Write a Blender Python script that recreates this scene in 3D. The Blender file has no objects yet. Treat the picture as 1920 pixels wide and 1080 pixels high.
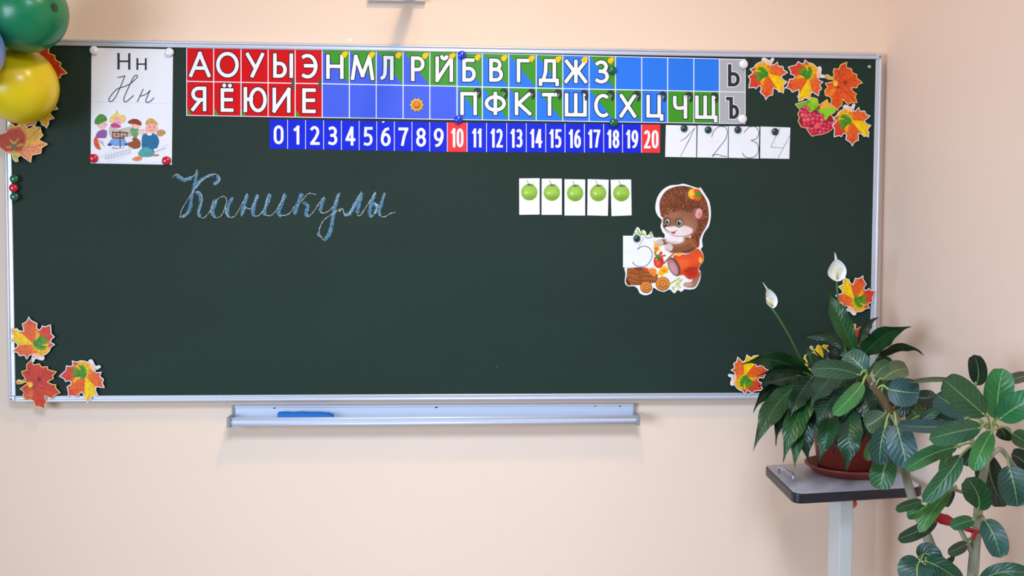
import bpy, bmesh, math, random
import numpy as np
from mathutils import Vector, Matrix
random.seed(7)
rng = np.random.default_rng(5)
SC = bpy.context.scene
C = SC.collection
PI = math.pi

# ------------------------------------------------------------------ camera
F = 1900.0
YAW, PITCH, ROLL = 0.06247576, -0.04446013, 0.00502331
BZ = 0.95                       # height of the board's lower edge
BW = 2.46373                    # width of the board (1 m tall)
BS = -0.030                     # y of the writing surface; the wall is y = 0
CAM = np.array([1.21740176, -2.88398466 + BS, 0.44842967 + BZ])
_cy, _sy, _cp, _sp = math.cos(YAW), math.sin(YAW), math.cos(PITCH), math.sin(PITCH)
_f = np.array([_sy*_cp, _cy*_cp, _sp]); _r = np.array([_cy, -_sy, 0.0]); _u = np.cross(_r, _f)
_c, _s = math.cos(ROLL), math.sin(ROLL)
RGT, UPV, FWD = _c*_r + _s*_u, -_s*_r + _c*_u, _f
cd = bpy.data.cameras.new('camera'); cam = bpy.data.objects.new('camera', cd); C.objects.link(cam)
cd.sensor_width = 36.0; cd.lens = F/1920*36.0; cd.clip_start = 0.05
cam.matrix_world = Matrix(((RGT[0], UPV[0], -FWD[0], CAM[0]), (RGT[1], UPV[1], -FWD[1], CAM[1]),
                           (RGT[2], UPV[2], -FWD[2], CAM[2]), (0, 0, 0, 1)))
SC.camera = cam

# ------------------------------------------------------------------ light
SC.view_settings.view_transform = 'Standard'; SC.view_settings.look = 'None'
SC.view_settings.gamma = 1.0; SC.view_settings.exposure = 0.16; SC.view_settings.use_curve_mapping = False
w = bpy.data.worlds.new('world'); SC.world = w; w.use_nodes = True
w.node_tree.nodes['Background'].inputs[0].default_value = (0.86, 0.93, 1.0, 1)
w.node_tree.nodes['Background'].inputs[1].default_value = 0.36
def area(name, loc, target, sx, sy, power, col):
    l = bpy.data.lights.new(name, 'AREA'); l.shape = 'RECTANGLE'; l.size = sx; l.size_y = sy
    l.energy = power; l.color = col
    o = bpy.data.objects.new(name, l); C.objects.link(o); o.location = loc
    o.rotation_euler = (Vector(target)-Vector(loc)).to_track_quat('-Z', 'Y').to_euler()
    return o
area('ceiling_lamp', (1.33, -1.2, 2.96), (0.75, -.25, 0.9), 0.10, 0.28, 15, (1.0, 0.70, 0.38))
k_ = area('ceiling_bounce', (1.30, -2.75, 2.80), (1.25, 0, -0.1), 0.8, 0.6, 13.2, (0.77, 0.98, 1.28)); k_.data.spread = math.radians(85)
k_ = area('window_light', (-1.7, -3.7, 1.35), (2.3, -.2, 0.68), 2.0, 1.5, 27, (0.78, 0.98, 1.28)); k_.data.spread = math.radians(86)

# ------------------------------------------------------------------ helpers
def lin(c):
    c = np.asarray(c, float)/255.0
    return np.where(c <= 0.04045, c/12.92, ((c+0.055)/1.055)**2.4)
def L4(c):
    a = lin(c); return (float(a[0]), float(a[1]), float(a[2]), 1.0)
def ray(px, py):
    return RGT*((px-960)/F) + UPV*((540-py)/F) + FWD
def on(px, py, Y=BS):           # the point of the plane y = Y seen at that spot of the photograph
    d = ray(px, py); return CAM + d*((Y-CAM[1])/d[1])
def V(px, py, Y=BS): return Vector(on(px, py, Y))
def onarr(PX, PY, Y):
    d = RGT[None]*((PX-960)/F)[:, None] + UPV[None]*((540-PY)/F)[:, None] + FWD[None]
    return CAM[None] + d*((Y-CAM[1])/d[:, 1])[:, None]

def mat(name, col, rough=0.55, metal=0.0, noise=0.0, nscale=40.0, bump=0.0, coat=0.0, spec=0.5, stretch=None):
    m = bpy.data.materials.new(name); m.use_nodes = True
    nt = m.node_tree; b = nt.nodes['Principled BSDF']
    b.inputs['Base Color'].default_value = L4(col)
    b.inputs['Roughness'].default_value = rough; b.inputs['Metallic'].default_value = metal
    b.inputs['Coat Weight'].default_value = coat; b.inputs['Specular IOR Level'].default_value = spec
    if noise or bump:
        tc = nt.nodes.new('ShaderNodeTexCoord'); n = nt.nodes.new('ShaderNodeTexNoise')
        n.inputs['Scale'].default_value = nscale; n.inputs['Detail'].default_value = 5
        if stretch:
            mp = nt.nodes.new('ShaderNodeMapping'); mp.inputs['Scale'].default_value = stretch
            nt.links.new(tc.outputs['Object'], mp.inputs[0]); nt.links.new(mp.outputs[0], n.inputs['Vector'])
        else: nt.links.new(tc.outputs['Object'], n.inputs['Vector'])
        if noise:
            mx = nt.nodes.new('ShaderNodeMix'); mx.data_type = 'RGBA'
            lo = np.clip(lin(col)*(1-noise), 0, 1); hi = np.clip(lin(col)*(1+noise), 0, 1)
            mx.inputs[6].default_value = (*lo, 1); mx.inputs[7].default_value = (*hi, 1)
            nt.links.new(n.outputs['Fac'], mx.inputs[0]); nt.links.new(mx.outputs[2], b.inputs['Base Color'])
        if bump:
            bp = nt.nodes.new('ShaderNodeBump'); bp.inputs['Strength'].default_value = bump
            bp.inputs['Distance'].default_value = 0.002
            nt.links.new(n.outputs['Fac'], bp.inputs['Height']); nt.links.new(bp.outputs[0], b.inputs['Normal'])
    return m

def tag(o, label=None, cat=None, group=None, kind=None):
    if label: o['label'] = label
    if cat: o['category'] = cat
    if group: o['group'] = group
    if kind: o['kind'] = kind
    return o
def empty(name, loc):
    o = bpy.data.objects.new(name, None); o.empty_display_size = 0.02; C.objects.link(o); o.location = loc; return o
def link(name, me, parent=None, loc=None):
    o = bpy.data.objects.new(name, me); C.objects.link(o)
    if loc is not None: o.location = loc
    if parent: o.parent = parent
    return o
class MB:
    """collects verts/faces in world space, then becomes one mesh object"""
    def __init__(s): s.v = []; s.f = []; s.m = []; s.sm = []
    def add(s, vs, fs, mi=0, smooth=False):
        o = len(s.v); s.v += [tuple(v) for v in vs]
        for f in fs: s.f.append([i+o for i in f]); s.m.append(mi); s.sm.append(smooth)
    def quad(s, a, b, c, d, mi=0): s.add([a, b, c, d], [(0, 1, 2, 3)], mi)
    def box(s, lo, hi, mi=0):
        (x0, y0, z0), (x1, y1, z1) = lo, hi
        s.add([(x0,y0,z0),(x1,y0,z0),(x1,y1,z0),(x0,y1,z0),(x0,y0,z1),(x1,y0,z1),(x1,y1,z1),(x0,y1,z1)],
              [(0,3,2,1),(4,5,6,7),(0,1,5,4),(1,2,6,5),(2,3,7,6),(3,0,4,7)], mi)
    def hexa(s, q0, q1, mi=0):
        s.add(list(q0)+list(q1), [(3,2,1,0),(4,5,6,7),(0,1,5,4),(1,2,6,5),(2,3,7,6),(3,0,4,7)], mi)
    def tube(s, pts, rad, n=10, mi=0, cap=True):
        P = [Vector(p) for p in pts]; R_ = rad if hasattr(rad, '__len__') else [rad]*len(P)
        ring = []; prev = None
        for i, p in enumerate(P):
            t = (P[min(i+1, len(P)-1)]-P[max(i-1, 0)]).normalized()
            if prev is None:
                a = Vector((0, 0, 1)) if abs(t.z) < 0.9 else Vector((1, 0, 0)); e = t.cross(a).normalized()
            else: e = (prev - t*prev.dot(t)).normalized()
            prev = e; g = t.cross(e)
            ring.append([p+(e*math.cos(2*PI*k/n)+g*math.sin(2*PI*k/n))*R_[i] for k in range(n)])
        vs = [v for r in ring for v in r]; fs = []
        for i in range(len(P)-1):
            for k in range(n): fs.append((i*n+k, i*n+(k+1) % n, (i+1)*n+(k+1) % n, (i+1)*n+k))
        s.add(vs, fs, mi, True)
        if cap: s.add(ring[0], [tuple(range(n))[::-1]], mi); s.add(ring[-1], [tuple(range(n))], mi)
    def lathe(s, c, prof, n=40, mi=0, axis='z'):
        c = Vector(c); vs = []; fs = []
        for r, h in prof:
            for k in range(n):
                a = 2*PI*k/n
                d = Vector((r*math.cos(a), r*math.sin(a), h)) if axis == 'z' else Vector((r*math.cos(a), -h, r*math.sin(a)))
                vs.append(c+d)
        for i in range(len(prof)-1):
            for k in range(n): fs.append((i*n+k, i*n+(k+1) % n, (i+1)*n+(k+1) % n, (i+1)*n+k))
        s.add(vs, fs, mi, True)
    def build(s, name, mats, parent=None, origin=None, bevel=0.0, fix=True):
        me = bpy.data.meshes.new(name); o = Vector(origin) if origin is not None else Vector((0, 0, 0))
        po = Vector(parent.matrix_basis.translation) if parent else Vector((0, 0, 0))
        me.from_pydata([Vector(v)-o-(po if origin is None else Vector((0, 0, 0))) for v in s.v], [], s.f)
        for m in (mats if isinstance(mats, (list, tuple)) else [mats]): me.materials.append(m)
        me.polygons.foreach_set('material_index', s.m); me.polygons.foreach_set('use_smooth', s.sm)
        if fix:
            bm = bmesh.new(); bm.from_mesh(me); bmesh.ops.remove_doubles(bm, verts=bm.verts, dist=1e-6)
            bmesh.ops.recalc_face_normals(bm, faces=bm.faces); bm.to_mesh(me); bm.free()
        ob = link(name, me, parent, (o-po) if origin is not None else None)
        if bevel:
            b = ob.modifiers.new('bevel', 'BEVEL'); b.width = bevel; b.segments = 3; b.limit_method = 'ANGLE'
        return ob
def catmull(pts, n=6, closed=True):
    P = [np.array(p, float) for p in pts]; N = len(P); out = []
    for i in range(N if closed else N-1):
        if closed: a, b, c, d = P[(i-1) % N], P[i], P[(i+1) % N], P[(i+2) % N]
        else: a, b, c, d = P[max(i-1, 0)], P[i], P[i+1], P[min(i+2, N-1)]
        for k in range(n):
            t = k/n
            out.append(0.5*((2*b)+(-a+c)*t+(2*a-5*b+4*c-d)*t*t+(-a+3*b-3*c+d)*t**3))
    if not closed: out.append(P[-1])
    return out

# ---- printed pictures: coloured vertex grids (the ink of a printed card, no image files)
class Paint:
    def __init__(s, ox, oy, k, bbox, step, base):
        s.ox, s.oy, s.k = ox, oy, k
        x0, y0, x1, y1 = bbox; s.h = step
        s.xs = np.arange(x0, x1+step, step); s.ys = np.arange(y0, y1+step, step)
        s.X, s.Y = np.meshgrid(s.xs, s.ys)
        s.col = np.zeros(s.X.shape+(3,)); s.col[:] = base
    def _win(s, pts, pad):
        p = np.asarray(pts, float)
        i0 = max(int((p[:, 1].min()-pad-s.ys[0])/s.h), 0); i1 = min(int((p[:, 1].max()+pad-s.ys[0])/s.h)+2, len(s.ys))
        j0 = max(int((p[:, 0].min()-pad-s.xs[0])/s.h), 0); j1 = min(int((p[:, 0].max()+pad-s.xs[0])/s.h)+2, len(s.xs))
        return slice(i0, max(i1, i0)), slice(j0, max(j1, j0))
    @staticmethod
    def seg(X, Y, a, b):
        ax, ay = a; bx, by = b; dx, dy = bx-ax, by-ay; L = dx*dx+dy*dy+1e-12
        t = np.clip(((X-ax)*dx+(Y-ay)*dy)/L, 0, 1); return np.hypot(X-ax-t*dx, Y-ay-t*dy)
    def sdf(s, poly, w=None):
        X, Y = (s.X, s.Y) if w is None else (s.X[w], s.Y[w])
        d = np.full(X.shape, 1e9); ins = np.zeros(X.shape, bool); n = len(poly)
        for i in range(n):
            a, b = poly[i], poly[(i+1) % n]
            d = np.minimum(d, s.seg(X, Y, a, b))
            if a[1] != b[1]:
                c = ((a[1] > Y) != (b[1] > Y)) & (X < (b[0]-a[0])*(Y-a[1])/(b[1]-a[1])+a[0]); ins ^= c
        return np.where(ins, -d, d)
    def blend(s, w, al, col):
        al = al[..., None]; s.col[w] = s.col[w]*(1-al)+np.asarray(col, float)*al
    def fill(s, poly, col, soft=None, op=1.0, smooth=False, grow=0.0, mask=None):
        if smooth: poly = catmull(poly)
        sf = soft or s.h; w = s._win(poly, sf+abs(grow)+s.h)
        if s.X[w].size == 0: return
        al = np.clip(0.5-(s.sdf(poly, w)-grow)/sf, 0, 1)*op
        if mask is not None: al = al*mask[w]
        s.blend(w, al, col)
    def ell(s, cx, cy, rx, ry, col, rot=0, soft=None, op=1.0, mask=None):
        sf = (soft or s.h); r = max(rx, ry); w = s._win([(cx-r, cy-r), (cx+r, cy+r)], sf+s.h)
        if s.X[w].size == 0: return
        a = math.radians(rot); X, Y = s.X[w]-cx, s.Y[w]-cy
        U = X*math.cos(a)+Y*math.sin(a); Vv = -X*math.sin(a)+Y*math.cos(a)
        d = (np.hypot(U/rx, Vv/ry)-1)*min(rx, ry)
        al = np.clip(0.5-d/sf, 0, 1)*op
        if mask is not None: al = al*mask[w]
        s.blend(w, al, col)
    def line(s, pts, wd, col, op=1.0, mask=None, smooth=False, soft=None):
        if smooth: pts = catmull(pts, 5, False)
        w = s._win(pts, wd+s.h*2)
        if s.X[w].size == 0: return
        d = np.full(s.X[w].shape, 1e9)
        for a, b in zip(pts[:-1], pts[1:]): d = np.minimum(d, s.seg(s.X[w], s.Y[w], a, b))
        al = np.clip(0.5-(d-wd/2)/(soft or s.h), 0, 1)*op
        if mask is not None: al = al*mask[w]
        s.blend(w, al, col)
    def grain(s, amp, size, mask=None):
        ny, nx = s.X.shape; k = max(int(size/s.h), 1)
        n = rng.normal(size=(ny//k+3, nx//k+3)); yi = np.arange(ny)/k; xi = np.arange(nx)/k
        y0, x0 = yi.astype(int), xi.astype(int); fy, fx = (yi-y0)[:, None], (xi-x0)[None]
        g = (n[y0][:, x0]*(1-fy)*(1-fx)+n[y0+1][:, x0]*fy*(1-fx)+n[y0][:, x0+1]*(1-fy)*fx+n[y0+1][:, x0+1]*fy*fx)
        if mask is not None: g = g*mask
        g = g*np.clip((235-s.col.min(-1))/40, 0, 1)
        s.col = np.clip(s.col*(1+amp*g[..., None]), 0, 255)
    def mesh(s, name, outline, Y, material, centre=None, thick=0.0009, local=None):
        """cut to the outline, map to the plane y = Y (or to local metres about `centre`), give it thickness"""
        d = s.sdf(outline) if outline is not None else np.full(s.X.shape, -1e3)
        X, Yy = s.X.copy(), s.Y.copy()
        if outline is not None:
            gy, gx = np.gradient(d, s.h); nn = np.hypot(gx, gy)+1e-9
            near = np.abs(d) < 0.72*s.h
            X[near] -= (d*gx/nn)[near]; Yy[near] -= (d*gy/nn)[near]
            inside = (d < 0) | near
        else: inside = np.ones(s.X.shape, bool)
        q = inside[:-1, :-1] & inside[1:, :-1] & inside[:-1, 1:] & inside[1:, 1:]
        if outline is not None:
            q &= (d[:-1, :-1]+d[1:, :-1]+d[:-1, 1:]+d[1:, 1:]) < 0
        ny, nx = s.X.shape; idx = np.arange(ny*nx).reshape(ny, nx); I, J = np.nonzero(q)
        faces = np.stack([idx[I, J], idx[I+1, J], idx[I+1, J+1], idx[I, J+1]], 1)
        used = np.unique(faces); remap = np.full(ny*nx, -1); remap[used] = np.arange(len(used)); faces = remap[faces]
        px = X.ravel()[used]/s.k+s.ox; py = Yy.ravel()[used]/s.k+s.oy
        if local is None:
            P = onarr(px, py, Y)
            c = P.mean(0) if centre is None else np.asarray(centre)
            P = P-c
        else:
            cx, cy, mpp = local; c = np.zeros(3)
            P = np.stack([(px-cx)*mpp, np.zeros_like(px), -(py-cy)*mpp], 1)
        col = lin(s.col.reshape(-1, 3)[used])
        # rim going back to the board
        e = np.concatenate([faces[:, [0, 1]], faces[:, [1, 2]], faces[:, [2, 3]], faces[:, [3, 0]]])
        key = np.sort(e, 1); u, inv, cnt = np.unique(key, axis=0, return_inverse=True, return_counts=True)
        be = e[cnt[inv.ravel()] == 1]; bv = np.unique(be); bm_ = np.full(len(P), -1); bm_[bv] = len(P)+np.arange(len(bv))
        Pb = P[bv].copy(); Pb[:, 1] += thick
        rim = np.stack([be[:, 1], be[:, 0], bm_[be[:, 0]], bm_[be[:, 1]]], 1)
        P = np.concatenate([P, Pb]); col = np.concatenate([col, np.repeat(lin([[225, 222, 215]]), len(bv), 0)])
        Fa = np.concatenate([faces, rim])
        me = bpy.data.meshes.new(name)
        me.vertices.add(len(P)); me.vertices.foreach_set('co', P.astype(np.float32).ravel())
        me.loops.add(Fa.size); me.loops.foreach_set('vertex_index', Fa.astype(np.int32).ravel())
        me.polygons.add(len(Fa)); me.polygons.foreach_set('loop_start', (np.arange(len(Fa))*4).astype(np.int32))
        me.update(calc_edges=True)
        at = me.color_attributes.new('ink', 'FLOAT_COLOR', 'POINT')
        at.data.foreach_set('color', np.concatenate([col, np.ones((len(col), 1))], 1).astype(np.float32).ravel())
        me.materials.append(material); me.validate()
        return me, c

def ink_mat(name, rough):
    m = bpy.data.materials.new(name); m.use_nodes = True; nt = m.node_tree; b = nt.nodes['Principled BSDF']
    a = nt.nodes.new('ShaderNodeAttribute'); a.attribute_name = 'ink'
    nt.links.new(a.outputs['Color'], b.inputs['Base Color']); b.inputs['Roughness'].default_value = rough
    b.inputs['Specular IOR Level'].default_value = 0.18
    return m

# ------------------------------------------------------------------ materials
def wall_mat(name, col, stain=False):
    m = mat(name, col, 0.82, noise=0.018, nscale=3.0, spec=0.2)
    nt = m.node_tree; b = nt.nodes['Principled BSDF']; tc = nt.nodes.new('ShaderNodeTexCoord')
    n = nt.nodes.new('ShaderNodeTexNoise'); n.inputs['Scale'].default_value = 260; n.inputs['Detail'].default_value = 3
    bp = nt.nodes.new('ShaderNodeBump'); bp.inputs['Strength'].default_value = 0.07; bp.inputs['Distance'].default_value = 0.002
    nt.links.new(tc.outputs['Object'], n.inputs['Vector']); nt.links.new(n.outputs['Fac'], bp.inputs['Height'])
    nt.links.new(bp.outputs[0], b.inputs['Normal']); return m
M_WALL = wall_mat('peach_wall_paint', (240, 214, 191))
M_WALLR = wall_mat('pinkish_wall_paint', (240, 214, 194))
M_CEIL = mat('ceiling_white', (240, 238, 232), 0.9)
M_FLOOR = mat('floor_linoleum', (150, 146, 142), 0.5, noise=0.15, nscale=9)
M_ALU = mat('brushed_aluminium', (205, 208, 218), 0.36, 0.35, noise=0.06, nscale=14, stretch=(1, 30, 30))
M_ALUT = mat('tray_aluminium', (206, 212, 226), 0.42, 0.25, noise=0.05, nscale=10, stretch=(1, 25, 25))
M_GREYPL = mat('grey_plastic', (140, 142, 142), 0.5)
M_SCREW = mat('dark_screw', (70, 66, 62), 0.45, 0.6)
M_WHITEPL = mat('white_magnet_plastic', (238, 238, 238), 0.25, coat=0.4)
M_REDPL = mat('red_magnet_plastic', (200, 18, 36), 0.22, coat=0.5)
M_GREENPL = mat('green_magnet_plastic', (8, 92, 66), 0.25, coat=0.5)
M_DGREENPL = mat('dark_green_magnet_plastic', (8, 52, 46), 0.3, coat=0.4)
M_BLUEPL = mat('blue_magnet_plastic', (14, 52, 205), 0.22, coat=0.5)
M_STEEL = mat('steel_pin', (190, 185, 170), 0.25, 0.9)
M_PAPER = mat('white_paper', (238, 238, 243), 0.7, spec=0.3)
M_PAPERL = mat('faint_ruling', (214, 217, 226), 0.7)
M_PENCIL = mat('black_pen_line', (52, 50, 58), 0.6)
M_BLACKINK = mat('black_ink', (28, 24, 34), 0.6)
M_GRID = mat('white_print', (236, 236, 240), 0.35, spec=0.12)
M_NAVY = mat('navy_border_print', (36, 34, 110), 0.35, spec=0.12)
M_RED = mat('red_print', (212, 18, 24), 0.3, spec=0.12, noise=0.06, nscale=5)
M_GREEN = mat('green_print', (66, 150, 40), 0.3, spec=0.12, noise=0.06, nscale=5)
M_BLUEA = mat('violet_blue_print', (72, 98, 222), 0.3, spec=0.12, noise=0.05, nscale=5)
M_BLUEB = mat('sky_blue_print', (48, 122, 232), 0.3, spec=0.12, noise=0.05, nscale=5)
M_GREYC = mat('grey_print', (176, 176, 178), 0.35, spec=0.12)
M_OUTL = mat('letter_outline_ink', (14, 14, 30), 0.4, spec=0.12)
M_LETTER = mat('letter_white_ink', (240, 240, 238), 0.4, spec=0.12)
M_BELL = mat('bell_yellow_ink', (250, 196, 28), 0.4, spec=0.12)
M_PHONE = mat('grey_bell_ink', (52, 58, 54), 0.45, spec=0.12)
M_NUMB = mat('royal_blue_print', (28, 42, 208), 0.3, spec=0.12)
M_NUMR = mat('number_red_print', (236, 60, 62), 0.3, spec=0.12)
M_INK = ink_mat('printed_card_ink', 0.38)
M_INKP = ink_mat('printed_paper_ink', 0.62)

# ------------------------------------------------------------------ the room
XR = 2.489; XL = -2.6; YF = -6.5; ZC = 3.0
def struct(name, quad, m, thick):
    b = MB(); q = [Vector(p) for p in quad]; t = Vector(thick)
    b.hexa(q, [p+t for p in q]); return tag(b.build(name, m), kind='structure')
struct('wall_back', [(XL,0,0),(XR,0,0),(XR,0,ZC),(XL,0,ZC)], M_WALL, (0,.12,0))
struct('wall_right', [(XR,0,0),(XR,YF,0),(XR,YF,ZC),(XR,0,ZC)], M_WALLR, (.12,0,0))
struct('wall_left', [(XL,0,0),(XL,-2.6,0),(XL,-2.6,ZC),(XL,0,ZC)], M_WALL, (-.12,0,0))
struct('floor', [(XL,0,0),(XR,0,0),(XR,YF,0),(XL,YF,0)], M_FLOOR, (0,0,-.1))
struct('ceiling', [(XL,0,ZC),(XR,0,ZC),(XR,YF,ZC),(XL,YF,ZC)], M_CEIL, (0,0,.1))

# ------------------------------------------------------------------ the chalkboard
def board_mat():
    m = mat('green_chalkboard_enamel', (46, 62, 54), 0.6, spec=0.16)
    nt = m.node_tree; b = nt.nodes['Principled BSDF']; N = nt.nodes.new; K = nt.links.new
    tc = N('ShaderNodeTexCoord'); sp = N('ShaderNodeSeparateXYZ'); K(tc.outputs['Object'], sp.inputs[0])
    def mth(op, a, bb=None):
        n = N('ShaderNodeMath'); n.operation = op
        for i, v in enumerate((a, bb)):
            if v is None: continue
            if isinstance(v, (int, float)): n.inputs[i].default_value = v
            else: K(v, n.inputs[i])
        return n.outputs[0]
    g = 0.0415
    def cell(o): return mth('ABSOLUTE', mth('SUBTRACT', mth('FRACT', mth('DIVIDE', o, g)), 0.5))
    dx, dz = cell(sp.outputs['X']), cell(sp.outputs['Z'])
    d = mth('SQRT', mth('ADD', mth('MULTIPLY', dx, dx), mth('MULTIPLY', dz, dz)))
    dot = mth('LESS_THAN', d, 0.045)
    n1 = N('ShaderNodeTexNoise'); n1.inputs['Scale'].default_value = 5; n1.inputs['Detail'].default_value = 6
    mp = N('ShaderNodeMapping'); mp.inputs['Scale'].default_value = (0.6, 1, 1.2); K(tc.outputs['Object'], mp.inputs[0]); K(mp.outputs[0], n1.inputs['Vector'])
    n2 = N('ShaderNodeTexNoise'); n2.inputs['Scale'].default_value = 300; n2.inputs['Detail'].default_value = 2; K(tc.outputs['Object'], n2.inputs['Vector'])
    mx = N('ShaderNodeMix'); mx.data_type = 'RGBA'; mx.inputs[6].default_value = L4((29, 44, 37)); mx.inputs[7].default_value = L4((41, 58, 48))
    K(mth('ADD', mth('MULTIPLY', n1.outputs['Fac'], 0.7), mth('MULTIPLY', n2.outputs['Fac'], 0.3)), mx.inputs[0])
    m2 = N('ShaderNodeMix'); m2.data_type = 'RGBA'; m2.inputs[7].default_value = L4((17, 28, 24))
    K(mth('MULTIPLY', dot, 0.75), m2.inputs[0]); K(mx.outputs[2], m2.inputs[6]); K(m2.outputs[2], b.inputs['Base Color'])
    # chalk dust specks
    vo = N('ShaderNodeTexVoronoi'); vo.inputs['Scale'].default_value = 16; K(tc.outputs['Object'], vo.inputs['Vector'])
    m3 = N('ShaderNodeMix'); m3.data_type = 'RGBA'; m3.inputs[7].default_value = L4((190, 200, 200))
    sc_ = N('ShaderNodeSeparateColor'); K(vo.outputs['Color'], sc_.inputs[0])
    K(mth('MULTIPLY', mth('LESS_THAN', vo.outputs['Distance'], 0.022), mth('GREATER_THAN', sc_.outputs[0], 0.88)), m3.inputs[0])
    K(m2.outputs[2], m3.inputs[6]); K(m3.outputs[2], b.inputs['Base Color'])
    return m
board = tag(empty('chalkboard', (BW/2, 0, BZ)), 'wide dark green chalkboard in a pale aluminium frame on the peach wall', 'chalkboard')
b = MB(); b.box((0.012, BS, BZ+.012), (BW-.012, -0.004, BZ+.988)); b.build('writing_surface', board_mat(), board)
FT = 0.0165
FR = BS-0.004
for lo, hi in (((FT, FR, BZ+1-FT), (BW-FT, -.003, BZ+1)), ((FT, FR, BZ), (BW-FT, -.003, BZ+FT)),
               ((0, FR, BZ+FT), (FT, -.003, BZ+1-FT)), ((BW-FT, FR, BZ+FT), (BW, -.003, BZ+1-FT))):
    b = MB(); b.box(lo, hi)
    # the raised outer bead and the groove of the profile
    if hi[0]-lo[0] > 1:
        zc = (lo[2]+hi[2])/2
        s = 1 if zc > BZ+.5 else -1
        b.tube([(lo[0], FR+.001, zc+s*.0055), (hi[0], FR+.001, zc+s*.0055)], .0045, 10)
        b.tube([(lo[0], FR+.0005, zc-s*.006), (hi[0], FR+.0005, zc-s*.006)], .0028, 8)
    else:
        xc = (lo[0]+hi[0])/2; s = 1 if xc > 1 else -1
        b.tube([(xc+s*.0055, FR+.001, lo[2]), (xc+s*.0055, FR+.001, hi[2])], .0045, 10)
    b.build('frame_rail', M_ALU, board, bevel=.0015)
for cx in (0, BW-FT):
    for cz in (BZ, BZ+1-FT):
        b = MB(); b.box((cx, FR-.0012, cz), (cx+FT, -.003, cz+FT)); k = b.build('corner_cap', M_ALU, board, bevel=.004)
        b = MB(); b.lathe((cx+FT*(.35 if cx == 0 else .65), FR-.0011, cz+FT*.45), [(0.0024, 0), (0.002, .0008), (0, .001)], 14, axis='y')
        h = b.build('rivet', M_SCREW, board); h.parent = k

# chalk writing
def chalk_mat(name, col, dens, lo):
    m = bpy.data.materials.new(name); m.use_nodes = True; nt = m.node_tree; b = nt.nodes['Principled BSDF']
    b.inputs['Base Color'].default_value = L4(col); b.inputs['Roughness'].default_value = .95; b.inputs['Specular IOR Level'].default_value = .1
    tc = nt.nodes.new('ShaderNodeTexCoord'); n = nt.nodes.new('ShaderNodeTexNoise'); n.inputs['Scale'].default_value = 420; n.inputs['Detail'].default_value = 3
    r = nt.nodes.new('ShaderNodeMapRange'); r.inputs[1].default_value = dens; r.inputs[2].default_value = dens+.22; r.inputs[3].default_value = lo
    t = nt.nodes.new('ShaderNodeBsdfTransparent'); mx = nt.nodes.new('ShaderNodeMixShader'); out = nt.nodes['Material Output']
    nt.links.new(tc.outputs['Object'], n.inputs['Vector']); nt.links.new(n.outputs['Fac'], r.inputs[0]); nt.links.new(r.outputs[0], mx.inputs[0])
    nt.links.new(t.outputs[0], mx.inputs[1]); nt.links.new(b.outputs[0], mx.inputs[2]); nt.links.new(mx.outputs[0], out.inputs[0]); return m
M_CHB = chalk_mat('blue_chalk', (108, 156, 188), .38, .10)
M_CHW = chalk_mat('white_chalk', (222, 226, 224), .42, .12)
_rk = [0]
def ribbon(mb, pts, wpx, Y, mi=0, jitter=0.0):
    """a flat stroke lying in the plane y = Y, given in photo pixels"""
    P = [np.array(p, float) for p in pts]; Lft, Rgt = [], []; _rk[0] += 1; Y = Y-(_rk[0] % 12)*1.5e-5
    for i, p in enumerate(P):
        t = P[min(i+1, len(P)-1)]-P[max(i-1, 0)]; t = t/(np.hypot(*t)+1e-9); n = np.array([-t[1], t[0]])
        wd = wpx*.5*(1+jitter*(random.random()-.5)) * (.55 if i in (0, len(P)-1) else 1)
        Lft.append(V(*(p+n*wd), Y-i*1.5e-6)); Rgt.append(V(*(p-n*wd), Y-i*1.5e-6))
    vs = Lft+Rgt; n_ = len(P)
    mb.add(vs, [(i, i+1, n_+i+1, n_+i) for i in range(n_-1)], mi)
THICK = [[(278,80),(262,170),(240,260),(225,360),(195,410),(165,425)], [(120,118),(150,135),(185,150),(240,132)], [(425,118),(442,140),(430,165),(405,182)], [(250,220),(300,160),(350,125),(400,110)],
  [(270,240),(300,260),(304,330),(287,390),(300,425)], [(425,295),(398,360),(400,410),(415,428)], [(545,280),(515,340),(502,400),(520,425)],
  [(655,255),(635,330),(612,415)], [(735,260),(707,330),(697,400),(712,422)], [(825,260),(800,330),(780,390),(792,412)], [(940,255),(907,340),(887,400),(910,420)],
  [(1065,250),(1035,320),(1008,410)], [(1075,318),(1108,345),(1095,400),(1110,425)], [(1235,280),(1212,330),(1203,385)], [(1340,250),(1312,350),(1297,430),(1275,540),(1240,595)],
  [(1185,540),(1195,575)], [(1380,412),(1420,402),(1457,345),(1502,260)], [(1515,245),(1495,330),(1477,400)], [(1615,245),(1590,310),(1572,390),(1582,425)], [(1605,330),(1628,350),(1610,400)],
  [(1685,250),(1662,320),(1642,390),(1655,415)]]
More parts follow.
